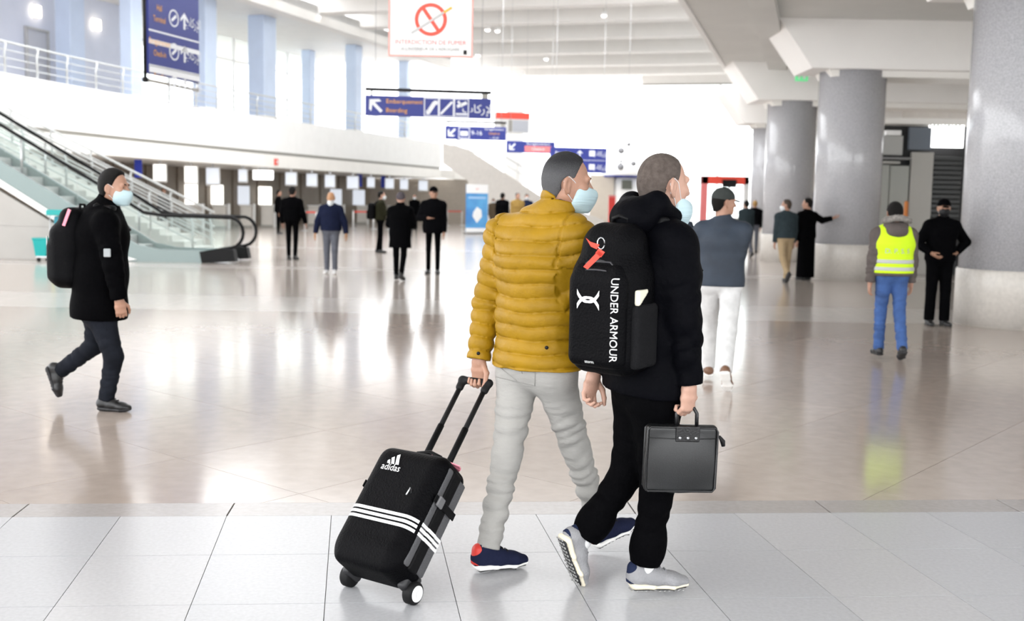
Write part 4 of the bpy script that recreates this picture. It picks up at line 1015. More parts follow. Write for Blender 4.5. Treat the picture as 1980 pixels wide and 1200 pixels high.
# ---- rolling suitcase
hd = V(math.sin(.591), math.cos(.591), 0); lt = V(-hd[1], hd[0], 0); ti = .7346; axs = UPV * math.cos(ti) + hd * math.sin(ti); ns = -hd * math.cos(ti) + UPV * math.sin(ti)
nw = V(-.360, 4.166, 0); axle = nw + V(0, 0, .046) + lt * .181
sa = np.array([lt, ns, axs]); U = lambda x, y, z: axle + lt * x + ns * y + axs * z     # x to the left, y outwards, z along the case
su = thing('suitcase', axle * V(1, 1, 0), 'black wheeled suitcase with three white stripes, tilted on its wheels', 'suitcase')
S = SDF(.0065); S.rbox(U(0, .085, .275), (.176, .098, .255), sa, .045, .02); S.rbox(U(0, .155, .285), (.155, .040, .215), sa, .04, .05); S.rbox(U(0, .10, .045), (.14, .09, .05), sa, .03, .05)
sb = sobj('case_body', S, M_nylon, su)
for sg in (-1, 1):
    S = SDF(.006); S.rbox(U(sg * .170, .028, .275), (.013, .030, .215), sa, .012); S.rbox(U(sg * .170, .132, .275), (.013, .022, .22), sa, .012); sobj('side_panel', S, M_greyfab, su)
    S = SDF(.006); S.rbox(U(sg * .176, .082, .275), (.010, .032, .225), sa, .008); sobj('gusset', S, M_nylon2, su)
    st_ = box('compression_strap', U(sg * .189, .08, .345), (.006, .17, .032), M_nylon2, su, sa, .002)
    bk = box('buckle', U(sg * .194, .125, .345), (.012, .042, .044), mat('grey plastic buckle', (.14, .14, .145), .4), st_, sa, .004)
    # wheel, housing
    S = SDF(.006); S.rbox(U(sg * .145, .02, .03), (.020, .055, .045), sa, .018); sobj('wheel_housing', S, mat('charcoal plastic', (.018, .018, .02), .5), su)
    wx = np.array([UPV, hd, lt * sg])
    wh = lathe('wheel', axle + lt * sg * .156, [(.022, -.012), (.040, -.012), (.046, -.006), (.046, .026), (.041, .032), (.030, .033)], M_rubber, su, 28, wx)
    lathe('hub', axle + lt * sg * .156, [(.033, .028), (.033, .036), (.028, .039), (.012, .040), (.010, .036)], M_print, wh, 24, wx)
bvs = bvh_of(sb)
for k_ in range(3):
    z = .185 + k_ * .021
    pl = [[(-.174 + i * .02175, z - .0065), (-.174 + (i + 1) * .02175, z - .0065), (-.174 + (i + 1) * .02175, z + .0065), (-.174 + i * .02175, z + .0065)] for i in range(16)]
    decal('stripe', pl, U(0, .2, 0), lt, axs, ns, M_print, su, bvs, .0025, 1)
    for sg in (-1, 1): 
        box('side_stripe', U(sg * .184, .132, z), (.003, .05, .013), M_print, su, sa)
        box('side_stripe', U(sg * .187, .08, z), (.003, .06, .013), M_print, su, sa)
        box('side_stripe', U(sg * .184, .025, z), (.003, .045, .013), M_print, su, sa)
lg = [[(-.030, 0), (-.014, 0), (-.024, .018), (-.033, .012)], [(-.008, 0), (.008, 0), (-.008, .034), (-.020, .026)], [(.014, 0), (.032, 0), (.012, .050), (.0, .042)]]
lg = [[(x * -1 * -1, y) for x, y in p] for p in lg]
decal('emblem', lg, U(.06, .2, .435), -lt, axs, ns, M_print, su, bvs, .003, 1)
text('lettering', 'adidas', .044, U(.06, .2, .418), -lt, axs, ns, M_print, su, .003, bvh=bvs, sx=.92)
box('small_label', U(-.115, .196, .435), (.010, .004, .028), M_print, su, sa)
tube('zip', [U(x, .188 - .02 * (abs(x) / .15) ** 4, .47 + .0 * x) for x in np.linspace(-.13, .13, 9)], .003, M_zip, su, 5)
tube('zip', [U(-.137, .188, z) for z in np.linspace(.26, .47, 6)], .003, M_zip, su, 5)
zp = tube('zip_pull', [U(-.075, .196, .36), U(-.08, .2, .345), U(-.078, .202, .315)], .004, M_steel, su, 6)
tube('pull_cord', [U(-.08, .2, .35), U(-.092, .202, .34), U(-.098, .202, .325)], .003, M_black, zp, 5)
tube('top_loop', [U(.07, .09, .52), U(.06, .09, .555), U(.0, .09, .57), U(-.06, .09, .555), U(-.07, .09, .52)], .011, M_nylon2, su, 8)
prisms('luggage_tag', [[(-.075, -.010), (.06, -.022), (.066, .008), (-.07, .018)], [(-.01, .012), (.065, .016), (.055, .042), (-.012, .03)]], U(-.10, .085, .533), -lt * .8 - ns * .6, ns * .8 - lt * .6, axs, 0, .005, PINK, su)
HL = .981
for sg in (-1, 1):
    tube('telescopic_tube', [U(sg * .066, 0.03, .50), U(sg * .066, .03, HL - .01)], .0115, M_black, su, 10)
    tube('tube_sleeve', [U(sg * .066, 0.03, .50), U(sg * .066, .03, .74)], .0145, M_nylon2, su, 10)
S = SDF(.005); S.seg(U(-.075, .03, HL), U(.075, .03, HL), .017, .017, .01); S.seg(U(-.068, .03, HL - .04), U(-.07, .03, HL), .018, .017, .01); S.seg(U(.068, .03, HL - .04), U(.07, .03, HL), .018, .017, .01)
sobj('grip', S, M_rubber, su)
GRIP = U(0, .03, HL)

# ---- backpack on the man by the escalator
n3 = V(-1, .12, 0); c3 = A(136, 482, 7.97); t3 = V(.12, 1, 0); t3 = nrm(t3); n3 = nrm(np.cross(t3, UPV)); n3 = n3 if n3[0] < 0 else -n3
a3 = np.array([t3, n3, UPV]); q3 = lambda x, y, z: c3 + t3 * x + n3 * y + UPV * z
b3 = thing('backpack', c3 - UPV * .3, 'black backpack with a pink ribbon on the man by the escalator', 'backpack')
S = SDF(.01); S.rbox(q3(0, -.01, -.04), (.16, .12, .24), a3, .09, .05); S.rbox(q3(0, -.05, .13), (.14, .09, .18), a3, .08, .05); S.rbox(q3(0, .08, -.08), (.13, .05, .15), a3, .045, .03); sobj('bag_body', S, M_nylon, b3)
tube('reflective_piping', [q3(-.11, .118, z) for z in np.linspace(-.2, .1, 7)], .005, mat('grey reflective piping', (.5, .5, .5), .4), b3, 5)
prism('ribbon', [(-.03, -.06), (-.01, -.065), (.035, .05), (.015, .06)], q3(-.15, -.06, .24), V(1, 0, 0), UPV, V(0, -1, 0), 0, .01, PINK, b3)
tube('carry_loop', [q3(-.04, -.1, .28), q3(-.03, -.1, .33), q3(.03, -.1, .33), q3(.04, -.1, .28)], .01, M_nylon2, b3, 6)
for sg, q in ((1, 'L'), (-1, 'R')):
    S = SDF(.01); sh = J3['sh' + q] * .6 + J3['neck'] * .4
    pts = [q3(sg * .08, -.12, .2), sh + V(-.05, 0, .085), sh + V(.06, 0, .07), J3['chest'] + V(.155, 0, .03) + t3 * sg * .10]
    for a, b in zip(pts[:-1], pts[1:]): S.seg(a, b, .014, .014, .015, t3, 2.6)
    sobj('shoulder_strap', S, M_nylon2, b3)
box('chest_badge', J3['elR'] + V(-.01, -.085, .09), (.05, .012, .06), mat('grey badge', (.3, .32, .33), .5), p3, None, .005)
# ================================================================= SIGNS AND FURNITURE
SB = mat('signage blue', (.020, .032, .22), .45); SW = mat('signage white', (.80, .82, .86), .5); SY = mat('signage orange yellow', (.80, .38, .04), .5); SR = mat('signage red', (.78, .07, .04), .5)
BRD = mat('white sign board', (.72, .72, .71), .45); SRP = mat('signage pale red', (.75, .2, .2), .5)
ARAB = '\ufe8f\ufe8e\ufedb\ufead\ufef9\ufe8d'
def arrow(cx, cy, s, ang):
    ca, sa_ = math.cos(ang), math.sin(ang)
    P = [[(-.5, -.09), (.25, -.09), (.25, .09), (-.5, .09)], [(.5, 0), (.12, .42), (-.06, .42), (.26, 0)], [(.5, 0), (.26, 0), (-.06, -.42), (.12, -.42)]]
    return [[(cx + (x * ca - y * sa_) * s, cy + (x * sa_ + y * ca) * s) for x, y in p] for p in P]
def ring(cx, cy, r0, r1, n=28, a0=0, a1=2 * math.pi):
    o = []
    for i in range(n):
        a, b = a0 + (a1 - a0) * i / n, a0 + (a1 - a0) * (i + 1) / n
        o.append([(cx + r0 * math.cos(a), cy + r0 * math.sin(a)), (cx + r1 * math.cos(a), cy + r1 * math.sin(a)), (cx + r1 * math.cos(b), cy + r1 * math.sin(b)), (cx + r0 * math.cos(b), cy + r0 * math.sin(b))])
    return o
def rect(x0, y0, x1, y1): return [(x0, y0), (x1, y0), (x1, y1), (x0, y1)]
def rframe(x0, y0, x1, y1, t): return [rect(x0, y0, x1, y0 + t), rect(x0, y1 - t, x1, y1), rect(x0, y0 + t, x0 + t, y1 - t), rect(x1 - t, y0 + t, x1, y1 - t)]
def bar(x0, y0, x1, y1, t):
    d = nrm((x1 - x0, y1 - y0)); n = (-d[1] * t / 2, d[0] * t / 2); return [(x0 + n[0], y0 + n[1]), (x1 + n[0], y1 + n[1]), (x1 - n[0], y1 - n[1]), (x0 - n[0], y0 - n[1])]
class Sign:
    def __init__(self, name, tl, br_, label, m, th=.12, ztop=11.0, rods=True, bar_=0.0, ux=None):
        self.w = float(np.linalg.norm((br_ - tl)[:2])); self.h = float(tl[2] - br_[2]); c = (tl + br_) / 2
        self.ux = nrm((br_ - tl) * V(1, 1, 0)); self.uy = UPV; self.n = np.cross(self.ux, self.uy); self.c = c; self.th = th
        if np.dot(self.n, CP - c) < 0: self.n = -self.n
        self.t = thing(name, c - UPV * self.h / 2, label, 'sign')
        self.board = box('board', c, (self.w, th, self.h), m, self.t, np.array([self.ux, self.n, self.uy]), .01)
        if rods:
            for sx in (-.42, .42):
                a = c + self.ux * sx * self.w + UPV * (self.h / 2 + bar_); tube('hanging_rod', [a, V(a[0], a[1], ztop)], .007, M_steel, self.t, 6)
        if bar_: box('top_bar', c + UPV * (self.h / 2 + bar_), (self.w * 1.0, .07, .07), M_black, self.t, np.array([self.ux, self.n, self.uy])); box('bracket', c + UPV * (self.h / 2 + bar_ / 2) + self.ux * self.w * .45, (.14, .05, bar_), M_groove, self.t, np.array([self.ux, self.n, self.uy])); box('bracket', c + UPV * (self.h / 2 + bar_ / 2) - self.ux * self.w * .45, (.05, .05, bar_), M_groove, self.t, np.array([self.ux, self.n, self.uy]))
    def polys(self, name, P, m, lift=.004): return prisms(name, P, self.c + self.n * self.th / 2, self.ux, self.uy, self.n, 0, lift, m, self.board)
    def text(self, s, size, x, y, m, sx=1.0, name='lettering'): return text(name, s, size, self.c + self.n * self.th / 2 + self.ux * x + self.uy * y, self.ux, self.uy, self.n, m, self.board, .005, sx=sx)
def px_sign(name, x0, y0, x1, y1, Y, label, m, dY=0.0, **k):
    tl = A(x0, y0, Y); br_ = A(x1, y1, Y + dY); return Sign(name, tl, br_, label, m, **k)
# no smoking board
s = px_sign('no_smoking_board', 752, -14, 914, 112, 15.5, 'white hanging board with a red no smoking symbol', BRD, th=.05)
w_, h_ = s.w / 2, s.h / 2
s.polys('frame_edge', rframe(-w_, -h_, w_, h_, .022), mat('pale red edge', (.70, .34, .30), .5), .012)
cy = h_ - (52 / 126.) * s.h
s.polys('symbol', ring(0, cy, .175, .225, 36), SR); s.polys('symbol_bar', [bar(-.11, .155 + cy, .11, cy - .155, .05)], SR, .006)
s.polys('cigarette', [bar(-.27, cy - .19, .18, cy + .10, .030)], mat('cigarette grey', (.45, .45, .45), .6), .009); s.polys('cigarette_filter', [bar(.18, cy + .10, .29, cy + .17, .030)], SY, .009)
s.text("INTERDICTION DE FUMER", .085, 0, cy - .315, SRP); s.text("A L'INTERIEUR DE L'AEROGARE", .058, 0, cy - .405, mat('signage grey', (.22, .22, .22), .5))
s.polys('footer', [rect(-w_ * .88, -h_ + .05, -w_ * .2, -h_ + .12)], mat('pale grey print', (.58, .58, .58), .5)); s.polys('stamp', [rect(w_ * .78, -h_ + .04, w_ * .86, -h_ + .10)], M_black)
# long boarding sign
s = px_sign('boarding_sign', 706, 184, 949, 230, 25.0, 'long blue boarding sign with a white arrow and yellow lettering', SB, dY=.35, bar_=.14)
W = s.w; X = lambda p: (p - 827.5) / 243. * W
s.polys('arrow', arrow(X(726), 0, .38, math.radians(135)), SW)
s.text('Embarquement', .135, X(781), .10, SY); s.text('Boarding', .135, X(766), -.10, SY)
for a in (833, 862, 891): s.polys('pictogram_frame', rframe(X(a) - .17, -.21, X(a) + .17, .21, .02), SW)
s.polys('stairs_pictogram', [bar(X(833) - .12, -.12, X(833) - .04, -.12, .09), bar(X(833) - .07, -.12, X(833) + .07, .10, .09), bar(X(833) + .05, .10, X(833) + .14, .10, .09)], SW)
s.polys('ramp_pictogram', [bar(X(862) - .13, -.15, X(862) + .13, .13, .05)], SW)
s.polys('plane_pictogram', [rect(X(891) - .13, -.16, X(891) + .13, -.12), bar(X(891) - .10, .03, X(891) + .12, .12, .07), bar(X(891) - .08, .15, X(891) + .02, .03, .05)], SW)
s.text(ARAB, .26, X(924), -.02, SW)
# smaller hanging signs further back
s = px_sign('check_in_sign', 861, 243, 978, 272, 39.0, 'small blue hanging sign below the end of the boarding sign', SB, dY=.3, bar_=.16)
W = s.w; X = lambda p: (p - 919.5) / 117. * W
s.polys('arrow', arrow(X(873), 0, .36, math.radians(225)), SW); s.polys('pictogram_frame', rframe(X(897) - .2, -.2, X(897) + .2, .2, .025), SW); s.polys('bag_pictogram', [rect(X(897) - .13, -.10, X(897) + .13, .06)], SW)
s.text('9-16', .22, X(921), 0, SW)
for i, tx in enumerate(('Enregistrement', 'Check-in', ARAB)): s.text(tx, .11, X(955), .15 - .15 * i, SW if i != 1 else SY)
s = px_sign('arrival_sign', 979, 272, 1072, 297, 46.0, 'small blue hanging sign with an arrow and red lettered panel', SB, dY=.3)
W = s.w; X = lambda p: (p - 1025.5) / 93. * W
s.polys('arrow', arrow(X(990), 0, .36, math.radians(225)), SW); s.polys('red_panel', [rect(X(1014), -.2, X(1066), .05)], SRP); s.text('Enregistrement', .16, X(1040), .14, SW); s.text('Check-in', .15, X(1040), -.075, SW)
s = px_sign('departure_sign', 1064, 284, 1172, 335, 44.0, 'tall two row blue hanging sign behind the grey haired head', SB, dY=.3)
W = s.w; X = lambda p: (p - 1118) / 108. * W
for yy in (.27, -.27):
    s.polys('row_line', [rect(-W * .48, yy - .275, W * .48, yy - .26)], SW); s.text(ARAB, .26, X(1160), yy, SW); s.polys('pictogram_frame', [rect(X(1138), yy - .10, X(1149), yy + .12)], SW)
    s.text('Boarding' if yy > 0 else 'Salles', .18, X(1088), yy, SW); s.polys('arrow', arrow(X(1120), yy, .24, math.radians(90)), SW)
# red and white advert box
s = px_sign('advert_box', 957, 217, 1022, 258, 55.0, 'red and white hanging advert box above the far stairs', BRD, dY=.3, th=.5, ztop=11.8)
s.polys('red_header', [rect(-s.w / 2, s.h * .18, s.w / 2, s.h / 2)], SR, .03); s.polys('grey_panel', [rect(0, -s.h * .45, s.w * .46, s.h * .12)], mat('advert grey', (.45, .47, .52), .4), .01); s.polys('dark_panel', [rect(-s.w * .12, -s.h * .45, -.02, s.h * .12)], M_groove, .01)
# tall flight board at the left, running with the nave
nb_ = V(math.sin(ang), math.cos(ang), 0)
c_top = A(281, -60, 19.5); c_bot = A(285, 141, 19.5); c_bot[0] = c_top[0]
far = c_bot + nb_ * 1.62
s = Sign('flight_board', V(c_bot[0], c_bot[1], c_top[2]), V(far[0], far[1], c_bot[2]), 'tall dark blue hanging flight board with yellow lettering by the balcony', SB, th=.10)
W, H_ = s.w, s.h
for yy in (.0, .62, 1.22): s.polys('row_line', [rect(-W / 2, H_ / 2 - 1.05 - yy * 1.0, W / 2, H_ / 2 - 1.02 - yy)], SW)
for i, (a, b) in enumerate((('Hall', 'Terminal'), ('Enregistrement', 'Check-in'), ('Boarding', 'Portes'))):
    y0 = H_ / 2 - .72 - i * .60; s.text(a, .15, -W * .30, y0 + .1, SY, .7); s.text(b, .15, -W * .30, y0 - .1, SY, .7)
    s.polys('round_pictogram', ring(-W * .02, y0, .13, .155, 20), SW); s.polys('pictogram', [bar(-W * .02 - .07, y0 - .05, -W * .02 + .07, y0 + .05, .05)], SW); s.polys('arrow', arrow(W * .19, y0, .3, math.radians(90)), SW); s.text(ARAB, .24, W * .36, y0, SW, .8)
s.polys('white_strip', [rect(-W / 2, -H_ / 2 + .02, W / 2, -H_ / 2 + .16), rect(-W / 2, -H_ / 2 + .52, W / 2, -H_ / 2 + .60)], SW)
fr0 = V(c_bot[0], c_bot[1], 0)
tube('edge_post', [c_bot - nb_ * .05 + UPV * 2.0, c_bot - nb_ * .05 - UPV * .12], .03, M_black, s.t, 8)
tube('lower_tube', [c_bot - nb_ * .05 - UPV * .12, far + nb_ * .03 - UPV * .14], .028, M_groove, s.t, 8); tube('lower_bracket', [far - UPV * .14, far + UPV * .02], .02, M_steel, s.t, 6)
lathe('end_knob', c_bot - nb_ * .05 - UPV * .12, [(.01, -.05), (.045, -.04), (.055, 0), (.045, .04), (.01, .05)], M_black, s.t, 12)

# ---- check-in: hanging monitors, counters, lit panels
CK = [tuple(p) for p in offset(MZ, 1.0)]; CK2 = [tuple(p) for p in offset(MZ, 2.4)]; CK3 = [tuple(p) for p in offset(MZ, 4.9)]
M_scr = mat('pale lit monitor', (.55, .58, .62), .3, emit=(.8, .85, .95), es=.22); M_scrw = mat('white lit monitor', (.8, .8, .78), .3, emit=(1, .97, .9), es=.55)
wh_ord = ['first', 'second', 'third', 'fourth', 'fifth', 'sixth', 'seventh', 'eighth', 'ninth', 'tenth', 'eleventh', 'twelfth', 'thirteenth']
mons = [(310, 26, 'w'), (370, 26, 'w'), (412, 27, 'g'), (470, 18, 'g'), (563, 23, 'g'), (603, 22, 'g'), (638, 21, 'g'), (682, 24, 'g'), (717, 16, 'g'), (753, 18, 'g'), (781, 17, 'g'), (818, 19, 'g')]
for i, (px, wpx, kd) in enumerate(mons):
    p, t = ray_poly(px, CK); Yd = p[1]; wm = wpx * Yd / F; hm = (36 if px < 430 else 27 if px < 700 else 22) * Yd / F; ax = frame((1, .12, 0))
    th_ = thing('counter_monitor', (p[0], p[1], 2.9 - hm), '%s counter display hanging from the mezzanine soffit, counted from the escalator' % wh_ord[i], 'monitor', 'check-in displays')
    cm = V(p[0], p[1], 2.86 - hm / 2)
    box('casing', cm, (wm, .12, hm), BRD, th_, ax, .02); box('screen', cm + V(0, -.065, .02), (wm * .86, .02, hm * .82), M_scrw if kd == 'w' else M_scr, th_, ax)
    box('bracket', V(p[0], p[1], 2.94), (.1, .06, .16), M_steel, th_, ax)
p, t = ray_poly(509, CK)
s_ = thing('lit_sign', (p[0], p[1], 2.3), 'white lit strip sign hanging among the counter displays', 'sign')
box('light_box', V(p[0], p[1], 2.62), (38 * p[1] / F, .15, 18 * p[1] / F), mat('white light box', (.9, .9, .9), .4, emit=(1, 1, 1), es=.8), s_, frame((1, .12, 0)), .02); box('hanger', V(p[0], p[1], 2.92), (.5, .05, .14), M_steel, s_)
for px in (268, 506 + 0, 695, 741):
    if px == 506: continue
    p, t = ray_poly(px, [tuple(q) for q in offset(MZ, 1.6)]); tag(box('pennant_sign', (p[0], p[1], 2.62), (.30, .05, .74), mat('bright blue sign', (.03, .06, .55), .5), None, frame((1, .1, 0)), .01), 'small bright blue sign hung %s' % {268: 'beside the display nearest the escalator', 695: 'right of the eighth counter display', 741: 'left of the tenth counter display'}[px], 'sign')
cts = [(377, 28), (427, 28), (478, 24), (518, 24), (607, 22), (655, 18), (700, 20), (760, 20), (812, 18)]
M_ctr = mat('white counter laminate', (.66, .63, .58), .45, var=.03)
M_lit = mat('lit back panel', (.85, .85, .82), .4, emit=(1, .97, .9), es=.7)
for i, (px, wpx) in enumerate(cts):
    p, t = ray_poly(px, CK2); wm = wpx * p[1] / F; ax = frame((t[0], t[1], 0)); ax = frame((1, .15, 0))
    c_ = thing('check_in_counter', (p[0], p[1], 0), '%s white check-in counter in the row behind the escalator' % wh_ord[i], 'counter', 'check-in counters')
    box('front_panel', V(p[0], p[1], .55), (wm, .7, 1.1), M_ctr, c_, ax, .02); box('worktop', V(p[0], p[1], 1.12), (wm + .1, .8, .05), M_white, c_, ax, .01); box('kick_plate', V(p[0], p[1] - .36, .06), (wm, .03, .12), M_groove, c_, ax); box('side_post', V(p[0] + wm / 2 + .08, p[1] - .2, .6), (.1, .4, 1.2), BRD, c_, ax, .01)
    if px in (377, 427, 478, 518, 655, 700):
        q, t = ray_poly(px - 6, CK3); box('lit_panel', (q[0], q[1] - .1, 1.62), (.62 if px < 500 else .8, .08, 1.0), M_lit if px in (377, 427, 518) else M_scr, WB, frame((1, .15, 0)), .02)
# baggage belts between the counters
# ---- queue barriers
M_belt = mat('red barrier belt', (.70, .07, .05), .6)
def barrier(p0, p1, lb):
    t = thing('queue_barrier', (*p0, 0), lb, 'barrier', 'queue barriers')
    for p in (p0, p1):
        po = tube('post', [(p[0], p[1], .02), (p[0], p[1], .95)], .045, BRD, t, 10); lathe('post_base', (p[0], p[1], 0), [(.19, 0), (.19, .015), (.06, .04)], M_steel, t, 16)
        lathe('post_cap', (p[0], p[1], .95), [(.055, -.06), (.055, .02), (.03, .04)], M_groove, t, 12)
    m_ = (np.array(p0) + np.array(p1)) / 2; d = np.array(p1) - np.array(p0); box('belt', (m_[0], m_[1], .88), (np.linalg.norm(d) - .1, .01, .075), M_belt, t, frame((d[0], d[1], 0)))
for x0, x1, yb, lb in ((683, 722, 442, 'red belt barrier between the man in blue and the man in olive'), (722, 752, 444, 'red belt barrier hidden behind the man in olive jacket'), (797, 832, 440, 'red belt barrier between woman in coat and man in black parka'), (864, 893, 436, 'red belt barrier left of the blue roll-up banner'), (590, 612, 446, 'red belt barrier left of the man in blue sweater')):
    barrier(G(x0, yb)[:2], G(x1, yb)[:2], lb)
# ---- roll-up banner
bl, b_r = G(900, 452), G(942, 452); bt = thing('roll_up_banner', (bl + b_r) / 2, 'blue and white roll-up banner beside the taupe end wall', 'banner')
wbn = float(np.linalg.norm(b_r - bl)); cb = (bl + b_r) / 2; hb = 95 * cb[1] / F; axn = frame(b_r - bl)
M_ban = mat('banner blue', (.06, .22, .55), .5, col2=(.12, .40, .72), vscale=1.2)
box('banner_sheet', cb + UPV * hb / 2, (wbn, .03, hb), M_ban, bt, axn); box('white_header', cb + UPV * hb * .91 - axn[1] * .02, (wbn, .02, hb * .18), M_print, bt, axn); box('white_footer', cb + UPV * hb * .06 - axn[1] * .02, (wbn, .02, hb * .12), M_print, bt, axn)
prism('print_shape', [(-.12 * 2, -.1), (.0, -.42), (.28, -.12), (.24, .2), (.0, .34), (-.2, .1)], cb + UPV * hb * .40, axn[0], UPV, -axn[1], .016, .022, M_print, bt); box('print_bar', cb + UPV * hb * .73 - axn[1] * .018, (wbn * .8, .01, .1), mat('pale blue print', (.35, .55, .8), .5), bt, axn)
box('base', cb + UPV * .05, (wbn + .1, .3, .1), M_steel, bt, axn, .02); text('lettering', 'air', .16, cb + UPV * hb * .91, axn[0], UPV, -axn[1], SRP, bt, .035)
# ---- far staircase with solid cream parapet, at about 62 m
YS = 62.0
def wx(px, py): p = A(px, py, YS); return (p[0], p[2])
fst = thing('far_staircase', (*G(980, 430)[:2], 0), 'cream staircase with a solid sloping parapet behind the blue banner', 'stairs')
gz = lambda px: (A(px, 400, YS)[0], 0.0)
prism('parapet', [gz(903), gz(1168), wx(1168, 425), wx(1052, 383), wx(905, 288), wx(856, 276), wx(856, 316), wx(905, 350)], (0, YS, 0), V(1, 0, 0), UPV, V(0, 1, 0), -.12, .12, mat('cream stair plaster', (.84, .80, .75), .6, var=.03), fst)
for i in range(20):
    a = A(1060 - i * 8, 388 - i * 5.1, YS); box('step', V(a[0], YS + 1.3, a[2] - .95), (.4, 2.2, .5), M_white, fst)
tube('handrail', [V(wx(1060, 350)[0], YS + 2.4, wx(1060, 350)[1]), V(wx(960, 290)[0], YS + 2.4, wx(960, 290)[1]), V(wx(870, 262)[0], YS + 2.4, wx(870, 262)[1])], .04, M_rail, fst, 6)
tube('rail_bar', [V(wx(1060, 365)[0], YS + 2.4, wx(1060, 365)[1]), V(wx(960, 306)[0], YS + 2.4, wx(960, 306)[1]), V(wx(870, 275)[0], YS + 2.4, wx(870, 275)[1])], .03, M_rail, fst, 6)
for i in range(8):
    px = 880 + i * 24; y0 = 264 + max(0, px - 880) * .42; q = wx(px, y0); tube('post', [V(q[0], YS + 2.4, q[1] + .1), V(q[0], YS + 2.4, q[1] - 1.5)], .04, M_white, fst, 6)
# ---- kiosk with round white canopy, red totem, red shop front, flight screen
kk0 = G(1205, 432); kio = thing('kiosk', (kk0[0], kk0[1], 0), 'cream kiosk under a round white canopy with a blue rim', 'kiosk')
YK = kk0[1]; a = A(1160, 338, YK); box('side_wall', V(a[0] + .2, YK + .5, a[2] / 2), (46 * YK / F, .3, a[2]), mat('cream kiosk panel', (.66, .60, .52), .5, var=.03), kio, None, .02)
a = A(1215, 338, YK); lathe('canopy', V(a[0], YK + 1.2, a[2]), [(1.9, -.14), (2.05, -.02), (2.0, .12), (1.5, .4), (.5, .55)], M_print, kio, 40); lathe('canopy_rim', V(a[0], YK + 1.2, a[2]), [(2.0, -.2), (2.07, -.16), (2.07, -.06), (1.9, -.04)], SB, kio, 40)
lathe('drum', V(a[0], YK + 1.2, 0), [(1.2, 0), (1.2, a[2] - .1)], M_white, kio, 24); box('window', V(a[0] - .1, YK - .08, a[2] - .75), (.8, .1, .7), mat('dark kiosk window', (.12, .13, .11), .2), kio)
g = G(1182, 436); tt = thing('red_totem', g, 'tall red information totem beside the cream kiosk', 'totem')
hT = 58 * g[1] / F; box('panel', g + UPV * hT / 2, (13 * g[1] / F, .16, hT), mat('red totem panel', (.70, .04, .03), .4), tt, None, .03); box('cap', g + UPV * (hT - .08), (13 * g[1] / F + .02, .18, .14), SRP, tt, None, .02); box('base', g + UPV * .03, (13 * g[1] / F + .15, .35, .06), M_steel, tt)
YR = 52.0; sh = thing('snack_shop', (*A(1400, 400, YR)[:2], 0), 'far red shop front beside the columns', 'shop')
a, b = A(1356, 340, YR), A(1447, 357, YR)
box('red_fascia', V((a[0] + b[0]) / 2, YR, (a[2] + b[2]) / 2), (b[0] - a[0], .4, a[2] - b[2]), SR, sh, None, .02); box('red_jamb', V(a[0] + .15, YR, a[2] / 2), (.3, .4, a[2]), SRP, sh)
box('jamb', V(b[0] - .1, YR, a[2] / 2), (.2, .4, a[2]), BRD, sh); box('screen', A(1408, 355, YR) + V(0, -.3, 0), (.66, .08, .36), M_black, sh, None, .01); tube('screen_pole', [A(1408, 362, YR) + V(0, -.28, 0), V(A(1408, 362, YR)[0], YR - .28, 0)], .045, M_groove, sh, 8)
box('counter', V((a[0] + b[0]) / 2 + .3, YR + .3, .5), (1.6, .5, 1.0), M_ctr, sh, None, .02)
# hanging mobile of small discs
mo = A(1212, 300, 40.0); mb = thing('hanging_mobile', mo + UPV * -.9, 'airy hanging mobile of grey discs in front of the far window', 'mobile')
tube('wire', [V(mo[0], mo[1], 11.7), mo + UPV * .55], .006, M_steel, mb, 5)
prev = mo + UPV * .55
for (px, py, r) in ((1216, 279, .085), (1201, 291, .13), (1201, 312, .06), (1200, 322, .14), (1225, 316, .11), (1241, 311, .03)):
    q = A(px, py, 40.0); tube('arm', [prev, q], .012, M_steel, mb, 5); lathe('disc', q, [(.01, -.05), (r * .8, -.04), (r, 0), (r * .8, .04), (.01, .05)], mat('grey mobile disc', (.20, .20, .21), .4, .5), mb, 14, np.array([V(1, 0, 0), nrm(V(0, .3, 1)), nrm(V(0, -1, .3))])); prev = q
# ---- teal cleaning trolley
M_teal = mat('teal plastic', (.0, .33, .32), .4); g = G(100, 505); ct = thing('cleaning_trolley', g, 'teal cleaning trolley with buckets by the escalator wall', 'trolley')
sc_ = g[1] / F
def tp(px, py, dy=0.0): return A(px, py, g[1] + dy)
lathe('bucket', tp(83, 497), [(.17, .02), (.23, .40), (.25, .42), (.25, .45), (.22, .45)], M_teal, ct, 4, np.array([nrm(V(1, 1, 0)), nrm(V(-1, 1, 0)), UPV]), False); 
box('bucket', tp(120, 478, .1), (.40, .34, .40), M_teal, ct, None, .04)
box('tray', tp(115, 411), (.48, .4, .13), M_teal, ct, None, .02); box('wringer', tp(114, 427), (.16, .2, .22), mat('dark teal plastic', (.0, .2, .26), .4), ct, None, .02)
tube('frame_post', [tp(132, 410), tp(132, 500)], .018, M_steel, ct, 6); tube('frame_post', [tp(97, 414, .15), tp(97, 500, .15)], .015, M_steel, ct, 6); box('yellow_cloth', tp(101, 456, -.1), (.06, .05, .2), mat('yellow cloth', (.7, .6, .05), .8), ct, None, .01)
box('chassis', tp(102, 496, .05), (.62, .4, .04), M_steel, ct, None, .01)
for px in (75, 92, 128): lathe('castor', tp(px, 501.5, -.05), [(.02, -.02), (.045, -.02), (.045, .02), (.02, .02)], M_rubber, ct, 12, np.array([V(1, 0, 0), UPV, V(0, -1, 0)]))
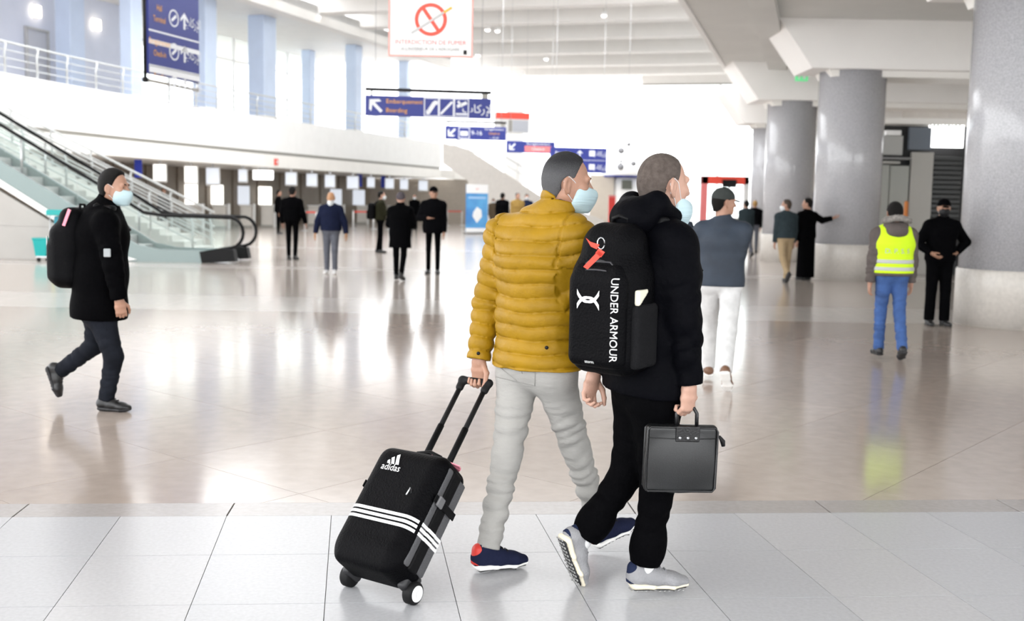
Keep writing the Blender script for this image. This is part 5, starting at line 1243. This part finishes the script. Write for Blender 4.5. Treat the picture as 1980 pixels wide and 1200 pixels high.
# ---- shop unit behind the right hand columns
YU = 26.5
def ux_(px, py, Y=YU): return A(px, py, Y)
un = thing('shop_unit', (*ux_(1780, 450)[:2], 0), 'dark closed shop unit with a grey shutter behind the vest wearer', 'shop')
def panel(name, x0, y0, x1, y1, m, Y=YU, d=.12, floor_=False):
    a, b = ux_(x0, y0, Y), ux_(x1, y1, Y); z1 = 0 if floor_ else b[2]
    return box(name, V((a[0] + b[0]) / 2, Y, (a[2] + z1) / 2), (abs(b[0] - a[0]), d, a[2] - z1), m, un, None, .005)
panel('dark_back', 1690, 242, 1862, 600, mat('dark unit interior', (.012, .012, .013), .6), YU + .35, .1, True)
panel('ceiling_trim', 1690, 228, 1862, 243, M_soffit, YU + .1, .5)
panel('blue_grey_panel', 1758, 246, 1798, 290, mat('blue grey panel', (.13, .155, .19), .5), YU, .1)
panel('light_panel', 1762, 294, 1798, 410, mat('pale unit panel', (.42, .41, .38), .5), YU, .1, True)
panel('door_leaf', 1697, 318, 1716, 420, mat('grey green door', (.36, .37, .34), .5), YU, .08, True); panel('door_leaf', 1719, 320, 1752, 420, MATS['grey green door'], YU, .08, True)
panel('shelf', 1697, 304, 1757, 309, mat('steel grey', (.2, .2, .2), .4), YU - .15, .4); panel('strip_light', 1700, 311, 1738, 317, MATS['pale unit panel'], YU - .1, .2)
panel('screen', 1708, 262, 1744, 300, mat('notice sheet', (.42, .42, .40), .5), YU - .12, .05); panel('screen_light', 1712, 252, 1740, 262, M_white, YU - .15, .2)
ob = ux_(1735, 397); box('orange_cylinder', V(ob[0], YU - .6, ob[2] - .2), (.09, .09, .62), mat('orange paper', (.65, .22, .05), .6), un, None, .03)
M_shut = mat('black shutter slat', (.018, .02, .02), .35)
for i in range(26):
    z = .06 + i * .115; a, b = ux_(1800, 300), ux_(1862, 300)
    if z > a[2] - .05: break
    box('shutter_slat', V((a[0] + b[0]) / 2, YU + .05, z), (b[0] - a[0], .05, .10), M_shut, un, None, .012)
# clerestory pane above the shutter; its daylight is put in as glow
a, b = ux_(1798, 236), ux_(1862, 286)
cw = struct(box('window_3', V((a[0] + b[0]) / 2, YU + .02, (a[2] + b[2]) / 2), (b[0] - a[0], .05, a[2] - b[2]), mat('daylight glow glass', (.9, .92, .92), .5, emit=(1, 1, 1), es=1.1)))
pf = thing('paper_flag_garland', ux_(1830, 238), 'pale green paper flags strung over the bright opening', 'garland')
for i in range(9):
    q = ux_(1800 + i * 7, 238 + (i % 3), YU - .08); prism('flag', [(-.04, 0), (.04, 0), (.0, -.1 - .03 * (i % 2))], q, V(1, 0, 0), UPV, V(0, 1, 0), 0, .01, mat('pale green paper', (.5, .6, .52), .7), pf)
q0 = ux_(1798, 238, YU - .07); q1 = ux_(1862, 238, YU - .07); tube('string', [q0, q1], .006, M_groove, pf, 4)
# beige wall with a purple screen between the columns
w4 = struct(box('wall_beige', V(A(1556, 300, 38)[0] + 1.2, 38, A(1556, 290, 38)[2] / 2), (4.2, .3, A(1556, 290, 38)[2]), mat('brown beige plaster', (.38, .31, .25), .6, var=.04)))
a, b = A(1536, 370, 37.4), A(1574, 424, 37.4); vs = thing('vending_screen', (*((a + b) / 2)[:2], 0), 'purple poster display standing between two granite columns', 'display')
box('display', (a + b) / 2, (b[0] - a[0], .2, a[2] - b[2]), mat('purple poster', (.05, .05, .14), .4, col2=(.16, .15, .28), vscale=3), vs, None, .01); box('poster_white', (a + b) / 2 + V(-.2, -.105, .25), (.24, .01, .3), SW, vs); box('stand', V((a + b)[0] / 2, 37.4, b[2] / 2), (.5, .15, b[2]), M_black, vs)
M_w = mat('white daylight panel', (.9, .9, .9), .5)
struct(box('window_4', A(1563, 245, 36.5), (30 * 36.5 / F, .05, 92 * 36.5 / F), MATS['daylight glow glass']))  # pane glows to stand in for daylight between the columns
p, t = ray_poly(533, MZ); zz = A(533, 313, p[1])[2]; nn = np.array([t[1], -t[0]])
rs = thing('red_wall_sign', (p[0] + nn[0] * .06, p[1] + nn[1] * .06, zz - .15), 'tiny red sign fixed to the white mezzanine fascia above the counters', 'sign')
box('sign_plate', (p[0] + nn[0] * .04, p[1] + nn[1] * .04, zz), (.26, .08, .3), SR, rs, frame((t[0], t[1], 0)), .01); box('white_mark', (p[0] + nn[0] * .085, p[1] + nn[1] * .085, zz), (.1, .01, .14), SW, rs, frame((t[0], t[1], 0)))
# ================================================================= OTHER TRAVELLERS
def far(px, feet, top, yaw, label, o, **k):
    g = G(px, feet); H = float(A(px, top, g[1])[2]); H = max(1.5, min(1.9, H))
    o.setdefault('h', .010 if g[1] < 18 else .014); o.setdefault('fh', .005 if g[1] < 18 else .0065); o.setdefault('hh', .007 if g[1] < 18 else .009)
    o.setdefault('shoe', mat('black shoe leather', (.012, .012, .013), .45)); o.setdefault('sh', .008)
    J_ = pose(H, yaw, g, **k)
    adj = o.pop('adj', None)
    if adj: adj(J_, H / 1.75)
    return build(J_, o, V(g[0], g[1], 0), label), J_
TEALJ = cloth('dark teal jacket fabric', (.030, .042, .048)); BEIGE = cloth('beige cotton', (.36, .27, .165)); GREYJ = cloth('grey jeans denim', (.10, .105, .125)); WHT = cloth('white cotton', (.60, .60, .60)); JEANS = mat('blue jeans denim', (.035, .085, .24), .85, var=.25, vscale=8, bump=.4, bscale=40)
NVJ = mat('slate navy jacket fabric', (.018, .028, .045), .7, var=.25, vscale=5, bump=.5, bscale=18); OLIVE = cloth('dark olive fabric', (.018, .018, .010)); SWEAT = cloth('navy sweater knit', (.010, .013, .032)); PARKA = cloth('grey brown parka', (.10, .085, .08), .5, 20)
BRSH = mat('brown shoe leather', (.16, .08, .045), .5); BLDARK = skin('weathered skin', (.42, .22, .11))
# man in the slate jacket, white trousers and cap
def adj4(J_, s):
    c = J_['shL']; J_['elL'] = A(1338, 468, c[1] + .05); J_['wrL'] = A(1329, 432, c[1] + .12)
    J_['elR'] = A(1428, 492, J_['shR'][1] - .02); J_['wrR'] = A(1405, 530, J_['shR'][1] + .12)
    J_['anL'] = J_['anL'] + V(0, 0, 0)
p4, J4 = far(1386, 742, 361, 14, 'man in a slate jacket, white trousers and cap striding ahead of the hooded man', dict(skin=SK_TAN, hair=HAIR_BLACK, cap=cloth('dark grey cap', (.045, .05, .048)), jacket=NVJ, t=.022, hem=.06, flare=1.06, awr=(.07, .004), trousers=WHT, tl=1.12, cuff=.056, shoe=BRSH, sole=M_sole_w, adj=adj4), L=(.45, .25), R=(-.30, .42), hy=62, lean=.05, fpR=-.9)
# person in the hi-vis vest
p5, J5 = far(1716, 694, 399, 2, 'person in a fluorescent yellow vest over a fur hooded parka walking away', dict(skin=SK_TAN, hair=HAIR_BLACK, hthick=.012, jacket=PARKA, t=.035, at=.026, hem=.03, hood=True, furhood=mat('grey fur', (.20, .185, .17), .95, var=.4, vscale=30), awr=(.06, .005), trousers=JEANS, tl=1.05, cuff=.06, tcut=.03, wr=(.06, .005), sole=M_sole_b), L=(.12, .12), R=(-.10, .30), fpR=-.5, aL=(-.05, .12, .16), aR=(.05, .12, .16), hp=-.15)
M_hv = mat('fluorescent yellow fabric', (.55, .80, .0), .7, bump=.4, bscale=30, emit=(.6, .9, 0), es=.0); M_ref = mat('grey reflective tape', (.42, .43, .42), .4)
def vest(J_, root, s):
    tr = nrm(J_['shR'] - J_['shL']); tf = nrm(np.cross(UPV, tr)); ch = torso_chain(J_, .052); S = SDF(.01)
    dn = nrm(J_['pelvis'] - J_['waist']); hem = J_['pelvis'] + dn * .0
    ch = ch + [(hem + dn * .06, ch[-1][1] * 1.06, ch[-1][2] * 1.06)]
    for a, b in zip(ch[:-1], ch[1:]): S.seg(a[0], b[0], a[2], b[2], .05, tr, a[1] / a[2], b[1] / b[2])
    S.cut(hem, dn); S.seg(J_['neck'] - UPV * .085 - tr * .12, J_['neck'] - UPV * .085 + tr * .12, .095, .095, .05); S.ell(J_['neck'] + UPV * .02 - tf * .03, (.10, .10, .10), None, .02, '-')
    v = sobj('hi_vis_vest', S, M_hv, root)
    for f_ in (.02, .62):
        c = J_['waist'] + (J_['pelvis'] - J_['waist']) * f_; S = SDF(.008)
        for a, b in zip(ch[:-1], ch[1:]): S.seg(a[0], b[0], a[2] + .005, b[2] + .005, .05, tr, a[1] / a[2], b[1] / b[2])
        S.cut(c + UPV * .021, UPV); S.cut(c - UPV * .021, -UPV); sobj('reflective_tape', S, M_ref, v)
    bv_ = bvh_of(v); text('lettering', 'D. P. S. S', .07, J_['chest'] - tf * .3 - UPV * .07, tr, UPV, -tf, M_ref, v, .004, bvh=bv_)
vest(J5, p5, J5['s'])
# guard in black facing the hall
def adjg(J_, s):
    J_['elR'] = J_['shR'] + V(-.14, .02, -.25) * s; J_['wrR'] = J_['elR'] + V(.13, -.16, -.12) * s; J_['elL'] = J_['shL'] + V(.20, .08, -.22) * s; J_['wrL'] = J_['elL'] + V(-.16, -.10, -.14) * s
p6, J6 = far(1810, 629, 386, 178, 'guard dressed all in black facing the hall beside the massive column', dict(skin=SK_DARK, hair=HAIR_BLACK, cap=BLK, mask=M_black, eyes=True, jacket=BLK, t=.028, hem=.05, trousers=BLK, tl=1.15, cuff=.07, adj=adjg), L=(.05, .03), R=(-.03, .02), hy=12)
# pair beside the second column
p7, J7 = far(1515, 545, 386, -12, 'man in dark teal jacket and beige trousers standing by a granite column', dict(skin=SK_TAN, hair=mat('dark brown hair', (.04, .025, .015), .6), mask=M_maskw, jacket=TEALJ, t=.03, hem=.02, fat=1.05, trousers=BEIGE, tl=1.1, cuff=.06), L=(-.25, .45), R=(.12, .05), fpL=-1.0, hy=-55)
def adjr(J_, s): J_['elR'] = J_['shR'] + V(.17, -.05, -.10) * s; J_['wrR'] = J_['elR'] + V(.20, -.03, .05) * s
p8, J8 = far(1556, 541, 384, -25, 'person in a long black robe leaning an arm on the granite column', dict(skin=SK_TAN, hair=HAIR_BLACK, hthick=.012, jacket=BLK, t=.03, hem=.05, skirt=BLK, trousers=BLK, adj=adjr), hy=-40)
far(1440, 497, 388, -15, 'distant man in dark jacket and grey trousers by the red shop front', dict(skin=SK_TAN, hair=HAIR_BLACK, jacket=TEALJ, t=.035, hem=.05, trousers=GREYJ, tl=1.1), L=(.15, .1), R=(-.2, .3), fpR=-.4)
far(1456, 488, 388, 10, 'distant person half hidden by the slim far column', dict(skin=SK_PALE, hair=mat('ginger hair', (.3, .17, .05), .6), jacket=BLK2, t=.03, trousers=GREYJ))
# mid-hall figures
far(565, 502, 361, 4, 'slim man all in black seen from behind, between escalator and man in blue', dict(skin=SK_TAN, hair=HAIR_BLACK, jacket=BLK, t=.03, hem=.03, trousers=BLK, tl=.9, cuff=.048), L=(.06, .05), R=(-.05, .1), aL=(0, .5, .25), aR=(0, .5, .3))
far(538, 452, 368, 80, 'dark clothed person standing at the check-in counters', dict(skin=SK_TAN, hair=HAIR_BLACK, jacket=BLK, t=.03, hem=.1, trousers=BLK))
def adjw(J_, s): pass
far(640, 529, 372, 180, 'man in navy sweater and grey jeans walking with arms swung wide', dict(skin=BLDARK, mask=M_maskw, drop=.05, jacket=SWEAT, t=.03, fat=1.12, belly=.02, hem=.02, trousers=GREYJ, tl=1.08, cuff=.055, shoe=WHT, sole=M_sole_w), L=(.22, .30), R=(-.02, .05), aL=(.05, .1, .42), aR=(-.02, .12, .42))
far(735, 489, 370, 78, 'man in dark olive jacket standing sideways with a small black rucksack', dict(skin=SK_PALE, hair=HAIR_BLACK, mask=M_maskw, jacket=OLIVE, t=.03, hem=.02, trousers=BLK, tl=1.0, aRw=None), L=(.05, .05), R=(-.05, .1), aL=(.5, 1.3, .1), aR=(.4, 1.3, .1))
g = G(735, 489); rk = thing('rucksack', V(g[0] - .26, g[1], 1.0), 'small black rucksack on the man in olive jacket', 'backpack'); Sx = SDF(.014); Sx.rbox(V(g[0] - .25, g[1] - .02, 1.22), (.11, .15, .24), None, .08); Sx.rbox(V(g[0] - .34, g[1] - .02, 1.12), (.05, .12, .13), None, .04, .03); sobj('bag_body', Sx, M_nylon, rk)
for sy in (-.1, .1): tube('strap', [V(g[0] - .17, g[1] + sy, 1.42), V(g[0] - .08, g[1] + sy, 1.52), V(g[0] + .08, g[1] + sy, 1.46)], .02, M_nylon2, rk, 6)
far(773, 542, 374, 8, 'woman in a long black coat and grey knitted hat seen from behind', dict(skin=SK_PALE, beanie=cloth('grey knit', (.085, .075, .085), .8, 60), jacket=BLK, t=.042, at=.03, hem=.30, flare=1.12, collar=.09, trousers=BLK, tl=.95, cuff=.05, curlL=.8), L=(.14, .1), R=(-.16, .3), fpR=-.4, aL=(.25, 1.1, .25), aR=(.25, 1.1, .25))
def adjp(J_, s): J_['elR'] = J_['shR'] + V(-.10, .02, -.26) * s; J_['wrR'] = J_['elR'] + V(.17, -.16, .0) * s
far(837, 529, 362, 180, 'thin man in a black parka facing the hall, one hand at his belly', dict(skin=SK_TAN, hair=HAIR_BLACK, cap=BLK2, jacket=BLK2, t=.04, at=.028, hem=.14, trousers=BLK, tl=.82, cuff=.045, adj=adjp), L=(.0, .0), R=(.03, .03), hy=-15)
far(801, 446, 376, 175, 'staff member in black by the red barrier belts', dict(skin=SK_TAN, hair=HAIR_BLACK, jacket=BLK, t=.03, trousers=BLK, mask=M_maskw))
far(953, 447, 384, 185, 'masked person in a brown coat just right of the blue banner', dict(skin=SK_TAN, hair=HAIR_BLACK, mask=M_maskw, jacket=cloth('taupe coat', (.10, .075, .05)), t=.035, hem=.25, trousers=BLK))
far(970, 462, 373, 20, 'person in black with dark hair near the taupe end wall, seen from behind', dict(skin=SK_TAN, hair=HAIR_BLACK, hthick=.014, jacket=BLK, t=.04, hem=.12, trousers=BLK))
far(999, 466, 368, 160, 'person in an ochre coat standing behind the shoulder of the yellow jacket', dict(skin=SK_TAN, hair=HAIR_BLACK, jacket=cloth('ochre coat', (.26, .165, .05)), t=.045, at=.03, hem=.3, trousers=BLK))
far(1017, 458, 372, 170, 'person in navy beside the ochre coat', dict(skin=SK_PALE, hair=HAIR_BLACK, mask=M_maskw, jacket=NAVY, t=.03, trousers=BLK))
far(318, 447, 364, 178, 'clerk in black behind the counters, seen through the stair railing', dict(skin=SK_TAN, hair=HAIR_BLACK, jacket=BLK, t=.03, trousers=BLK))
far(2050, 700, 372, 90, 'person in black at the edge of the massive column', dict(skin=SK_TAN, hair=HAIR_BLACK, jacket=BLK, t=.04, trousers=BLK), aL=(-.5, .5, .1), aR=(-.7, .6, .1))
